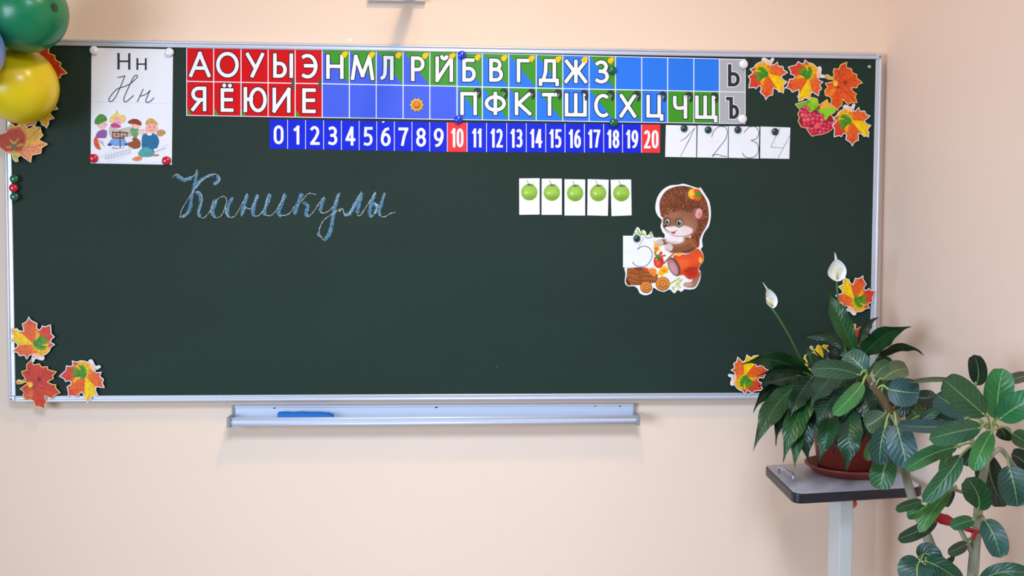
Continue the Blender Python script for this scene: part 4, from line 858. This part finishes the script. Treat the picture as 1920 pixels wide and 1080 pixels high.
balloon(49, 24, 75, -.235, (.86,-.50,.03), (18,134,84), (8,66,46), 'green balloon at the upper left corner, touching the yellow one')
balloon(36, 160, 71, -.140, (.45,-.25,-.85), (240,212,16), (240,212,16), 'yellow balloon hanging in front of the upper left board corner')
balloon(-64, 92, 69, -.318, (.5,-.7,-.3), (120,152,226), (120,152,226), 'blue balloon at the left edge, only a sliver in view')

# ------------------------------------------------------------------ plant stand
ZT = .77
TQ = [(2.085,-.44),(2.455,-.378),(2.474,-.045),(2.115,-.10)]
def rounded(q, r, n=6):
    out = []
    for i in range(4):
        p0, p1, p2 = Vector(q[i-1]), Vector(q[i]), Vector(q[(i+1) % 4]); a = p1+(p0-p1).normalized()*r; c = p1+(p2-p1).normalized()*r
        for k in range(n+1): t = k/n; out.append((a*(1-t)**2+p1*2*t*(1-t)+c*t*t))
    return out
ctr = Vector((2.285,-.24))
M_LAM = mat('speckled_grey_laminate', (196,197,208), .35, noise=.25, nscale=420)
M_EDGE = mat('black_rubber_edge', (26,27,38), .4)
M_POST = mat('white_post_enamel', (206,208,204), .4)
stand = tag(empty('plant_stand', (ctr.x, ctr.y, 0)), 'pedestal table with speckled grey top and black edge carrying the potted plant', 'table')
def slab(name, q, z0, z1, m, bevel):
    n = len(q); b = MB(); b.add([(v.x,v.y,z0) for v in q]+[(v.x,v.y,z1) for v in q], [tuple(range(n))[::-1], tuple(range(n,2*n))]+[(i,(i+1)%n,n+(i+1)%n,n+i) for i in range(n)]); return b.build(name, m, stand, bevel=bevel)
rq = rounded(TQ, .035); slab('edge_band', rq, ZT-.026, ZT-.0008, M_EDGE, .004)
slab('table_top', [ctr+(v-ctr)*.972 for v in rq], ZT-.02, ZT, M_LAM, 0)
pc = V(1574, 1000, -.27); b = MB(); b.box((pc.x-.0175,-.315,.04),(pc.x+.0185,-.235,ZT-.026)); b.build('post', M_POST, stand, bevel=.003)
b = MB(); b.box((pc.x-.17,-.44,0),(pc.x+.17,-.10,.025)); b.box((pc.x-.05,-.33,.02),(pc.x+.05,-.21,.05)); b.build('foot', M_POST, stand, bevel=.006)
M_ORG = mat('orange_knob_plastic', (236,112,20), .35)
kc = V(1601,936,-.29); b = MB(); kc.z -= .014; b.lathe((kc.x,-.27,kc.z), [(.001,-.004),(.013,-.004),(.014,.004),(.012,.014),(.001,.016)], 18, axis='y'); b.tube([(kc.x-.025,-.275,kc.z+.004),(kc.x,-.275,kc.z+.002)],.005,8); b.build('knob', M_ORG, stand)
h0, h1 = V(1459,0,0), None
def onz(px, py, Z): d = ray(px, py); return Vector(CAM+d*((Z-CAM[2])/d[2]))
p0, p1 = onz(1459.5,887,ZT), onz(1487.5,902,ZT); up = Vector((0,0,.018)); dd = (p1-p0)
M_HND = mat('handle_metal', (176,184,204), .3, .6)
b = MB(); b.tube([p0-up*.3, p0+up*.75, p0+up+dd*.06, p0+up+dd*.94, p1+up*.75, p1-up*.3], .0042, 10); b.build('handle', M_HND, stand)

# ------------------------------------------------------------------ leaves of the plants
def leaf_mat(name, rib, rough, vein, nv, tone):
    m = bpy.data.materials.new(name); m.use_nodes = True; nt = m.node_tree; b = nt.nodes['Principled BSDF']; N = nt.nodes.new; K = nt.links.new
    uv = N('ShaderNodeUVMap'); sp = N('ShaderNodeSeparateXYZ'); K(uv.outputs[0], sp.inputs[0]); oi = N('ShaderNodeObjectInfo')
    def mth(op, a, bb=None):
        n = N('ShaderNodeMath'); n.operation = op
        for i, v in enumerate((a, bb)):
            if v is None: continue
            if isinstance(v, (int, float)): n.inputs[i].default_value = v
            else: K(v, n.inputs[i])
        return n.outputs[0]
    u, v = sp.outputs['X'], sp.outputs['Y']; au = mth('ABSOLUTE', mth('SUBTRACT', u, .5)); au = mth('MULTIPLY', au, 2.0)
    ribw = mth('ADD', .015, mth('MULTIPLY', mth('SUBTRACT', 1.0, v), .05))
    mid = mth('LESS_THAN', au, ribw)
    ph = mth('FRACT', mth('ADD', mth('MULTIPLY', v, float(nv)), mth('MULTIPLY', au, -2.2)))
    sv = mth('ABSOLUTE', mth('SUBTRACT', ph, .5)); sl = mth('MULTIPLY', mth('LESS_THAN', sv, .06), mth('LESS_THAN', au, .9))
    no = N('ShaderNodeTexNoise'); no.inputs['Scale'].default_value = 30; tc = N('ShaderNodeTexCoord'); K(tc.outputs['Object'], no.inputs['Vector'])
    hs = N('ShaderNodeHueSaturation'); K(oi.outputs['Color'], hs.inputs['Color']); K(mth('ADD', tone-.3, mth('MULTIPLY', no.outputs['Fac'], .6)), hs.inputs['Value'])
    mx = N('ShaderNodeMix'); mx.data_type = 'RGBA'; mx.inputs[7].default_value = L4(rib); K(mth('MAXIMUM', mth('MULTIPLY', mid, .7), mth('MULTIPLY', sl, vein)), mx.inputs[0]); K(hs.outputs[0], mx.inputs[6]); K(mx.outputs[2], b.inputs['Base Color'])
    b.inputs['Roughness'].default_value = rough; b.inputs['Specular IOR Level'].default_value = .45
    bp = N('ShaderNodeBump'); bp.inputs['Strength'].default_value = .35; bp.inputs['Distance'].default_value = .003; K(sv, bp.inputs['Height']); K(bp.outputs[0], b.inputs['Normal'])
    return m
M_LILY = leaf_mat('lily_leaf', (60,104,46), .34, .06, 13, .66)
M_FICUS = leaf_mat('ficus_leaf', (140,176,104), .38, .11, 7, .68)
def bez(a, m, c, t):
    k = m*2-(a+c)*.5; return a*(1-t)**2+k*2*t*(1-t)+c*t*t
def leaf(parent, base, mid, tip, wpx, depth, kind, col, roll=0.0, fold=.25, wav=0.0, petiole=None, mat_=None, name='leaf'):
    """base, mid, tip: photo pixels; depth: (y at base, mid, tip); wpx: full width"""
    A, Mm, T = V(*base, depth[0]), V(*mid, depth[1]), V(*tip, depth[2])
    W = wpx*.5*float(np.linalg.norm(on(mid[0]+1, mid[1], depth[1])-on(*mid, depth[1])))
    n, k = 18, 8; vs = []; uvs = []; fs = []; ph = random.uniform(0, 6)
    for i in range(n+1):
        t = i/n; c = bez(A, Mm, T, t); tg = (bez(A, Mm, T, min(t+.02, 1))-bez(A, Mm, T, max(t-.02, 0))).normalized()
        view = (Vector(CAM)-c).normalized(); side = tg.cross(view); side = side.normalized() if side.length > .05 else Vector((1,0,0)); nr = side.cross(tg).normalized()
        if nr.dot(view) < 0: nr = -nr
        R_ = Matrix.Rotation(roll, 3, tg); sd, nn = R_@side, R_@nr
        if kind == 'lily': pr = max(0., math.sin(PI*min(1, t**.72)))**.85*(1 if t < .62 else 1-.62*min(1,(t-.62)/.26)**.8)
        elif kind == 'ficus': pr = (max(0., 1-(2*abs(t-.53)/1.06)**2.5))**.62 if 0 < t < 1 else 0
        else: pr = (max(0., 1-(2*abs(t-.45)/1.1)**2.2))**.7 if 0 < t < 1 else 0
        if i == 0: pr = .03
        if i == n: pr = .015
        for j in range(k+1):
            u = j/k*2-1; wv = wav*W*math.sin(t*17+ph+(2 if u > 0 else 0))*u*u
            vs.append(c+sd*(u*W*pr*(1+.06*math.sin(t*23+ph*2)*(wav > 0)))+nn*(W*pr*fold*(abs(u)**1.5)-W*.12*pr+wv)); uvs.append((j/k, t))
    for i in range(n):
        for j in range(k): a = i*(k+1)+j; fs.append((a, a+1, a+k+2, a+k+1))
    b = MB(); b.add(vs, fs, 0, True)
    if petiole is not None:
        pts = [A+(Vector(petiole)-A)*t+Vector((0,0,math.sin(PI*t)*.01)) for t in np.linspace(0, 1, 7)]; pr_ = .0026 if kind == 'lily' else .0022
        b.tube([bez(A,Mm,T,.06)]+pts, pr_, 7, 1)
    me = bpy.data.meshes.new(name); off = parent.location
    me.from_pydata([Vector(v)-off for v in b.v], [], b.f); me.materials.append(mat_ or (M_LILY if kind == 'lily' else M_FICUS)); me.materials.append(M_PET[kind])
    me.polygons.foreach_set('material_index', b.m); me.polygons.foreach_set('use_smooth', b.sm)
    ul = me.uv_layers.new(name='UVMap'); nl = len(uvs)
    lv = np.zeros(len(me.loops), np.int32); me.loops.foreach_get('vertex_index', lv); ua = np.array(uvs+[(.5,.5)]*(len(me.vertices)-nl), np.float32); ul.data.foreach_set('uv', ua[lv].ravel())
    o = link(name, me, parent); o.color = L4(col); return o
M_PET = {'lily': mat('lily_petiole', (62,104,44), .5), 'ficus': mat('ficus_petiole', (142,166,92), .5)}
M_PET['spathe'] = M_PET['lily']

# ---- peace lily in its pot
PC = Vector((2.322,-.205,ZT)); M_POT = mat('terracotta_plastic', (128,50,38), .5, noise=.06, nscale=20)
pot = tag(empty('flower_pot', PC), 'terracotta flower pot standing in its saucer on the pedestal table', 'pot')
b = MB(); b.lathe(PC, [(.001,.012),(.085,.012),(.104,.165),(.114,.167),(.114,.192),(.106,.192),(.100,.165)], 48); b.build('pot_body', M_POT, pot)
b = MB(); b.lathe(PC, [(.001,.001),(.094,.001),(.112,.018),(.119,.022),(.119,.026),(.112,.026),(.094,.008),(.001,.008)], 48); b.build('saucer', M_POT, pot)
b = MB(); b.lathe(PC, [(.001,.166),(.06,.168),(.101,.164)], 32); b.build('soil', mat('dark_soil', (40,28,22), .95, noise=.4, nscale=200, bump=.8), pot)
lily = tag(empty('peace_lily', PC+Vector((0,0,.166))), 'bushy dark green peace lily with two white flowers growing from the terracotta pot', 'plant')
def soil(k): return PC+Vector((.03*math.cos(k*2.4),.03*math.sin(k*2.4),.166))
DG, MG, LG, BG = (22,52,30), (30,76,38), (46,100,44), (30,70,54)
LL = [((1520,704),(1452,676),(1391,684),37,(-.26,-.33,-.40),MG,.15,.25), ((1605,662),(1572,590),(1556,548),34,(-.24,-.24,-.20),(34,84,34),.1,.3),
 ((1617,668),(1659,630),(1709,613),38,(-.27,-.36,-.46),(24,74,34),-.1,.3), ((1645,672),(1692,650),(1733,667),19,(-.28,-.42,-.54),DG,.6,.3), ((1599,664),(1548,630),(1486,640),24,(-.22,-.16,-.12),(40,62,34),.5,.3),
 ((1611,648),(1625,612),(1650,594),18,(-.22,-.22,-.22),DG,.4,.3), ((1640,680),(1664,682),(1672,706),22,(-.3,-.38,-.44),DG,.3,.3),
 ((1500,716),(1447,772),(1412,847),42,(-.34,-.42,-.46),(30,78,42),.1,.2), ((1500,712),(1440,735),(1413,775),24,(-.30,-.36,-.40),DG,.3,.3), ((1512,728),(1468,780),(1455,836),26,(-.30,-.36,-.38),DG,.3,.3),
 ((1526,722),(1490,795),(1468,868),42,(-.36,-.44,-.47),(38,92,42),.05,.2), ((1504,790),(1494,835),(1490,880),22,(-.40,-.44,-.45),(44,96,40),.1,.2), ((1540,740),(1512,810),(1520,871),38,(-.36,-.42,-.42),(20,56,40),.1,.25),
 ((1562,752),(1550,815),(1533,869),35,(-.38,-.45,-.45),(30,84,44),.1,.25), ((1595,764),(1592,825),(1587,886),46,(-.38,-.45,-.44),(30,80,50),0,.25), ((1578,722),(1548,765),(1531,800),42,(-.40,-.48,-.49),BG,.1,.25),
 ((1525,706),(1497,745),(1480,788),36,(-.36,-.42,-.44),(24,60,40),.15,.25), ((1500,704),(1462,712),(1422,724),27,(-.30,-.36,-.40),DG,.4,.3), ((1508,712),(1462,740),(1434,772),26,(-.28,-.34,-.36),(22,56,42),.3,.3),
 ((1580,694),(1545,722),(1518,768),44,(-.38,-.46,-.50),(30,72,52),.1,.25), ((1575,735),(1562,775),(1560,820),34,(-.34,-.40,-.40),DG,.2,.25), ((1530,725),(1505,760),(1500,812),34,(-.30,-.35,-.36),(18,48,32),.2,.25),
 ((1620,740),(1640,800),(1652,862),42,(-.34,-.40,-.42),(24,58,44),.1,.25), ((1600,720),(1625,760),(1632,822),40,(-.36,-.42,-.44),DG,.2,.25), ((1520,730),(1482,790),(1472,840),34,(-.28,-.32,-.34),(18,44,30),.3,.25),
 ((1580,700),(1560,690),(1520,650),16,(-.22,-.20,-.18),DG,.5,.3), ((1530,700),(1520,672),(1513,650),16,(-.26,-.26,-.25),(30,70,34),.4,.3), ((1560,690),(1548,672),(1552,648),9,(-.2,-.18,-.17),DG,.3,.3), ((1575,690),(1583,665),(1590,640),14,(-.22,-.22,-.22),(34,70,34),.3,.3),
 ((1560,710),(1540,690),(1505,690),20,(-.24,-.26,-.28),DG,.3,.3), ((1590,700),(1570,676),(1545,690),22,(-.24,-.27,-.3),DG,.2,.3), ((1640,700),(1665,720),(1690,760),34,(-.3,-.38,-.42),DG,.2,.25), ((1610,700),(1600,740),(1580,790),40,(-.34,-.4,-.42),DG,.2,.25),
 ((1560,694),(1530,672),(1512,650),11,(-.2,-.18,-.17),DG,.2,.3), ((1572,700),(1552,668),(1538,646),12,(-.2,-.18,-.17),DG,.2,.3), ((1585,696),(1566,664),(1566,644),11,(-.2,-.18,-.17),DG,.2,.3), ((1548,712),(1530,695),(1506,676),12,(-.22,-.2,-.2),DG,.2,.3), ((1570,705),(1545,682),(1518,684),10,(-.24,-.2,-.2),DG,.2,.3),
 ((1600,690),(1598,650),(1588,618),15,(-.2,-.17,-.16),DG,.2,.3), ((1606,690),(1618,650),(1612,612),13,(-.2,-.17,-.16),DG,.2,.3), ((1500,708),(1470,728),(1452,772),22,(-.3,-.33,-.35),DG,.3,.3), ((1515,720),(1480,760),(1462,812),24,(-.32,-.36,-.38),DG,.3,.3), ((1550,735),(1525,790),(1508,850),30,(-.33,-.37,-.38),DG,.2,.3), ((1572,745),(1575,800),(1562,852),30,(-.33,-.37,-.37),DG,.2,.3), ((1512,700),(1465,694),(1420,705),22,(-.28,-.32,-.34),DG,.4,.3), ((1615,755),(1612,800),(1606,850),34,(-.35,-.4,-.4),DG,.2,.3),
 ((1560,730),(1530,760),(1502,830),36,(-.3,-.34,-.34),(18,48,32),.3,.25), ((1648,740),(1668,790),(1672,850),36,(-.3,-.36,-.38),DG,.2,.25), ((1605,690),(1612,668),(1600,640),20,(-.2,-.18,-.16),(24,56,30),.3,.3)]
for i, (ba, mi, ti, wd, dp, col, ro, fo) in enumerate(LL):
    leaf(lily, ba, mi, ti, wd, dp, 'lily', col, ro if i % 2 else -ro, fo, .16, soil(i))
M_SPA = mat('white_spathe', (232,230,222), .5); M_SPX = mat('cream_spadix', (226,214,160), .7, noise=.2, nscale=400, bump=.5)
def flower(bp, mp_, tp, wd, Y, stalk, sx):
    st = empty('flower', V(*bp, Y)); st.parent = lily; st.location = V(*bp, Y)-lily.location
    A = V(*bp, Y); b = MB(); b.tube([A]+[V(*q[:2], q[2]) for q in stalk]+[soil(3)], [.0022]+[.0027]*len(stalk)+[.003], 8); b.v = [Vector(v)-A for v in b.v]; o = b.build('flower_stalk', M_PET['lily'], None); o.parent = st
    Mm, T = V(*mp_, Y), V(*tp, Y-.01); W = wd*.5*MPP*1.08; n, k = 22, 8; vs = []; fs = []
    for i in range(n+1):
        t = i/n; c = bez(A, Mm, T, t); tg = (bez(A,Mm,T,min(t+.02,1))-bez(A,Mm,T,max(t-.02,0))).normalized(); sd = tg.cross(Vector((0,-1,0))).normalized()
        pr = math.sin(PI*min(1,(t/.80))**.86)**.72 if t < .77 else 0
        pr = max(pr, .05+.1*max(0, 1-abs(t-.78)/.2) if t > .5 else .05*(t*10 if t < .1 else 1)); pr *= (1 if t < .97 else .4)
        for j in range(k+1):
            u = j/k*2-1; vs.append(c+sd*u*W*pr+Vector((0,.012*pr*(1-u*u)-.004,0))-A)
    for i in range(n):
        for j in range(k): a = i*(k+1)+j; fs.append((a,a+1,a+k+2,a+k+1))
    b = MB(); b.add(vs, fs, 0, True); o = b.build('spathe', M_SPA, None, fix=False); o.parent = st
    s0 = bez(A,Mm,T,.10)+Vector((0,-.003,0)); s1 = bez(A,Mm,T,.50)+Vector(sx); b = MB(); b.tube([s0-A,(s0+s1)/2-A,s1-A,s1+(s1-s0)*.05-A],[.0028,.0045,.0036,.001],10); o = b.build('spadix', M_SPX, None); o.parent = st
flower((1568.5,528),(1568,502),(1564,473),31,-.24,[(1570,550,-.24),(1578,610,-.23),(1590,680,-.22)],(-.002,-.012,0))
flower((1447.5,578),(1444,556),(1429,529),18,-.34,[(1460,596,-.33),(1480,630,-.31),(1497,664,-.28),(1520,710,-.24)],(-.010,-.008,-.004))

# ---- the ficus
FB = V(1790,1080,-.86); FB.z = 0
fpot = tag(empty('floor_pot', (FB.x, FB.y, 0)), 'large brown pot on the floor holding the rubber plant', 'pot')
fic = tag(empty('rubber_plant', (FB.x, FB.y, .36)), 'tall rubber plant with broad pale-veined leaves in front of the right wall', 'plant')
b = MB(); b.lathe((FB.x,FB.y,0), [(.001,0),(.10,0),(.125,.34),(.135,.345),(.135,.38),(.122,.38),(.118,.35)], 36); b.build('pot_body', M_POT, fpot)
b = MB(); b.lathe((FB.x,FB.y,0), [(.001,.355),(.12,.352)], 24); b.build('soil', bpy.data.materials['dark_soil'], fpot)
M_BARK = mat('pale_bark', (150,146,124), .8, noise=.15, nscale=80, bump=.4); M_BARKB = mat('brown_bark', (120,92,62), .8, noise=.2, nscale=80, bump=.4)
def stem(pts, r0, r1, m, root=None):
    P = [V(x, y, d) for x, y, d in pts]
    if root is not None: P = [Vector(root)]+P
    P = [Vector(a) for a in catmull([tuple(q) for q in P], 5, False)]; b = MB(); b.tube(P, list(np.linspace(r0, r1, len(P))), 10); b.build('stem', m, fic)
YB = -.88
stem([(1823,1090,YB),(1828,1030,YB),(1833,975,YB),(1837,925,YB),(1848,870,-.9),(1857,803,-.93)], .0125, .007, M_BARK, (FB.x+.02,FB.y,.355))
stem([(1772,1090,-.84),(1752,1040,-.84),(1736,1000,-.84),(1718,955,-.83),(1702,905,-.82),(1693,860,-.82),(1691,812,-.82),(1672,772,-.83)], .011, .0085, M_BARK, (FB.x-.02,FB.y+.02,.355))
stem([(1672,772,-.83),(1655,748,-.84),(1640,728,-.85),(1626,706,-.86)], .0085, .005, M_BARKB)
stem([(1824,1040,YB),(1808,1008,-.89),(1797,988,-.89),(1786,975,-.89)], .006, .004, M_BARK)
stem([(1848,868,-.9),(1874,842,-.9),(1900,872,-.88),(1925,900,-.86)], .006, .004, M_BARK)
stem([(1845,880,-.9),(1830,850,-.88),(1815,790,-.84),(1822,735,-.80),(1829,722,-.8)], .006, .004, M_BARK)
stem([(1838,935,-.89),(1812,925,-.88),(1785,918,-.9),(1770,925,-.9)], .004, .003, M_BARK)
TE, FG, BF, OL, VD = (38,82,66), (44,108,62), (58,130,62), (66,92,50), (24,48,34)
FL = [((1613,704),(1566,692),(1520,694),36,(-.88,-.93,-.97),(62,112,82),.2,(1626,706,-.86)), ((1622,697),(1606,678),(1586,663),44,(-.87,-.86,-.83),(54,96,80),.3,(1626,706,-.86)), ((1618,718),(1596,745),(1562,778),30,(-.9,-.95,-.98),BF,.1,(1628,710,-.86)),
 ((1640,707),(1652,692),(1668,684),30,(-.85,-.82,-.8),(62,112,66),.3,(1634,722,-.86)), ((1655,712),(1676,696),(1702,690),38,(-.84,-.80,-.76),(82,108,66),.3,(1640,728,-.85)), ((1664,729),(1692,735),(1724,737),54,(-.86,-.88,-.88),(62,92,92),.2,(1642,734,-.85)),
 ((1716,742),(1734,746),(1756,740),30,(-.80,-.80,-.80),VD,.3,(1690,760,-.82)), ((1802,716),(1755,712),(1704,718),15,(-.82,-.86,-.90),(50,82,38),.9,(1826,728,-.80)), ((1830,722),(1834,696),(1826,665),32,(-.8,-.82,-.84),VD,.2,(1829,722,-.8)),
 ((1848,780),(1806,742),(1769,711),54,(-.95,-1.0,-1.03),FG,.15,(1857,803,-.93)), ((1815,780),(1782,758),(1754,740),44,(-.9,-.9,-.9),(66,96,88),.25,(1850,800,-.92)), ((1870,786),(1872,738),(1881,691),50,(-.95,-.98,-.98),(50,124,60),.1,(1860,802,-.93)), ((1874,787),(1904,764),(1946,745),50,(-.96,-1.0,-1.02),(48,124,70),.1,(1861,803,-.93)),
 ((1930,702),(1910,708),(1888,716),22,(-.85,-.88,-.9),(62,74,46),.3,(1940,720,-.84)), ((1840,802),(1794,810),(1742,824),42,(-.96,-1.0,-1.02),(44,106,70),.2,(1857,803,-.93)), ((1796,796),(1742,800),(1683,796),27,(-.92,-.94,-.96),(58,92,92),.4,(1850,802,-.92)), ((1860,810),(1842,842),(1825,883),34,(-.97,-1.02,-1.03),BF,.15,(1858,804,-.93)),
 ((1795,838),(1746,852),(1697,882),30,(-.94,-.96,-.98),(46,110,62),.2,(1848,842,-.9)), ((1802,853),(1774,895),(1731,942),34,(-.95,-.98,-.98),(44,98,62),.15,(1842,838,-.91)), ((1782,922),(1754,950),(1724,999),26,(-.92,-.95,-.97),(62,122,50),.2,(1786,918,-.9)), ((1834,955),(1833,928),(1812,896),46,(-.93,-.96,-.98),(38,92,46),.15,(1836,960,-.88)),
 ((1856,850),(1858,898),(1884,950),50,(-.88,-.86,-.84),(64,76,56),.2,(1862,822,-.9)), ((1891,872),(1902,910),(1908,950),56,(-.90,-.92,-.92),TE,.15,(1884,850,-.9)), ((1934,882),(1916,862),(1896,852),34,(-.82,-.82,-.82),VD,.2,(1930,890,-.84)), ((1846,974),(1864,1005),(1876,1046),42,(-.92,-.95,-.96),(38,86,72),.15,(1834,976,-.88)),
 ((1826,974),(1805,980),(1782,988),25,(-.94,-.97,-.98),FG,.2,(1833,976,-.88)), ((1730,940),(1704,947),(1679,956),19,(-.88,-.9,-.92),(46,104,56),.3,(1770,925,-.9)), ((1736,948),(1718,960),(1700,966),24,(-.87,-.87,-.86),(56,116,42),.3,(1770,928,-.9)), ((1758,975),(1722,996),(1683,1011),27,(-.9,-.93,-.95),(30,70,44),.35,(1786,974,-.89)),
 ((1726,1052),(1718,1066),(1722,1098),66,(-.93,-.96,-.97),(40,82,68),.35,(1745,1030,-.84)), ((1722,1046),(1740,1038),(1758,1060),40,(-.9,-.92,-.93),(34,74,62),.3,(1745,1030,-.84)), ((1735,1052),(1765,1066),(1800,1090),40,(-.93,-.96,-.96),(44,88,58),.2,(1745,1030,-.84)), ((1814,1020),(1798,1028),(1777,1038),22,(-.92,-.94,-.95),(34,70,46),.3,(1822,1016,-.88)), ((1790,1042),(1776,1056),(1764,1062),12,(-.9,-.9,-.9),VD,.3,(1820,1030,-.88)),
 ((1836,1090),(1880,1072),(1932,1076),32,(-.93,-.97,-.98),(40,84,62),.3,(1826,1084,-.88)), ((1680,794),(1690,832),(1701,878),52,(-.90,-.93,-.94),(44,86,84),.15,(1675,774,-.83)), ((1660,800),(1652,835),(1650,872),40,(-.88,-.90,-.90),(40,76,66),.2,(1670,776,-.83)), ((1665,858),(1656,885),(1650,918),46,(-.86,-.88,-.88),(46,98,48),.15,(1688,835,-.82)),
 ((1652,818),(1636,840),(1626,864),24,(-.84,-.84,-.84),OL,.2,(1690,815,-.82)), ((1872,802),(1882,812),(1884,826),28,(-.88,-.87,-.86),VD,.2,(1860,806,-.93)), ((1898,813),(1914,822),(1934,836),32,(-.92,-.93,-.94),(52,96,54),.2,(1866,806,-.93)), ((1829,838),(1818,855),(1807,872),22,(-.86,-.85,-.84),VD,.3,(1848,850,-.9)), ((1778,842),(1774,862),(1764,887),19,(-.86,-.86,-.86),(62,126,50),.2,(1800,840,-.88)),
 ((1788,918),(1782,932),(1774,951),13,(-.85,-.85,-.85),VD,.3,(1795,920,-.88)), ((1724,794),(1716,776),(1700,764),38,(-.80,-.78,-.76),(70,96,50),.2,(1692,800,-.82)), ((1724,792),(1742,778),(1762,766),20,(-.82,-.84,-.84),(50,92,70),.2,(1694,806,-.82)), ((1745,780),(1735,765),(1738,748),30,(-.78,-.77,-.76),(56,74,40),.2,(1694,800,-.82)), ((1660,775),(1640,790),(1622,800),40,(-.78,-.77,-.76),(60,86,44),.2,(1672,772,-.83)), ((1700,740),(1690,765),(1670,770),30,(-.78,-.77,-.76),(34,64,42),.2,(1672,772,-.83)),
 ((1812,785),(1780,790),(1745,778),30,(-.84,-.83,-.82),VD,.2,(1850,802,-.92)), ((1665,712),(1655,728),(1660,760),30,(-.80,-.78,-.77),(66,90,50),.2,(1650,742,-.84))]
for i, (ba, mi, ti, wd, dp, col, ro, pe) in enumerate(FL):
    leaf(fic, ba, mi, ti, wd, dp, 'ficus', col, ro if i % 2 else -ro, .22, 0, V(*pe))
# red ribbon tying the two stems
M_RIB = mat('red_satin_ribbon', (176,16,32), .35)
b = MB(); R0 = [((1748,957),(1750,974)),((1765,962),(1762,982)),((1780,968),(1778,986)),((1795,976),(1793,988)),((1812,986),(1810,996)),((1826,993),(1825,1000)),((1840,994),(1840,1001))]
n_ = len(R0); b.add([V(*a, -.90-.004*(i%2)) for i, (a, _) in enumerate(R0)]+[V(*c_, -.905) for _, c_ in R0], [(i,i+1,n_+i+1,n_+i) for i in range(n_-1)], 0, True)
b.add([V(1838,994,-.905),V(1846,966,-.91),V(1844,978,-.91),V(1840,1000,-.905)], [(0,1,2,3)]); b.add([V(1828,996,-.91),V(1822,1008,-.915),V(1828,1012,-.912),V(1834,998,-.91)], [(0,1,2,3)])
o = tag(b.build('red_ribbon', M_RIB, origin=V(1795,980,-.9), fix=False), 'red ribbon tied between the stems of the rubber plant', 'ribbon')
sm = o.modifiers.new('thickness', 'SOLIDIFY'); sm.thickness = .0012
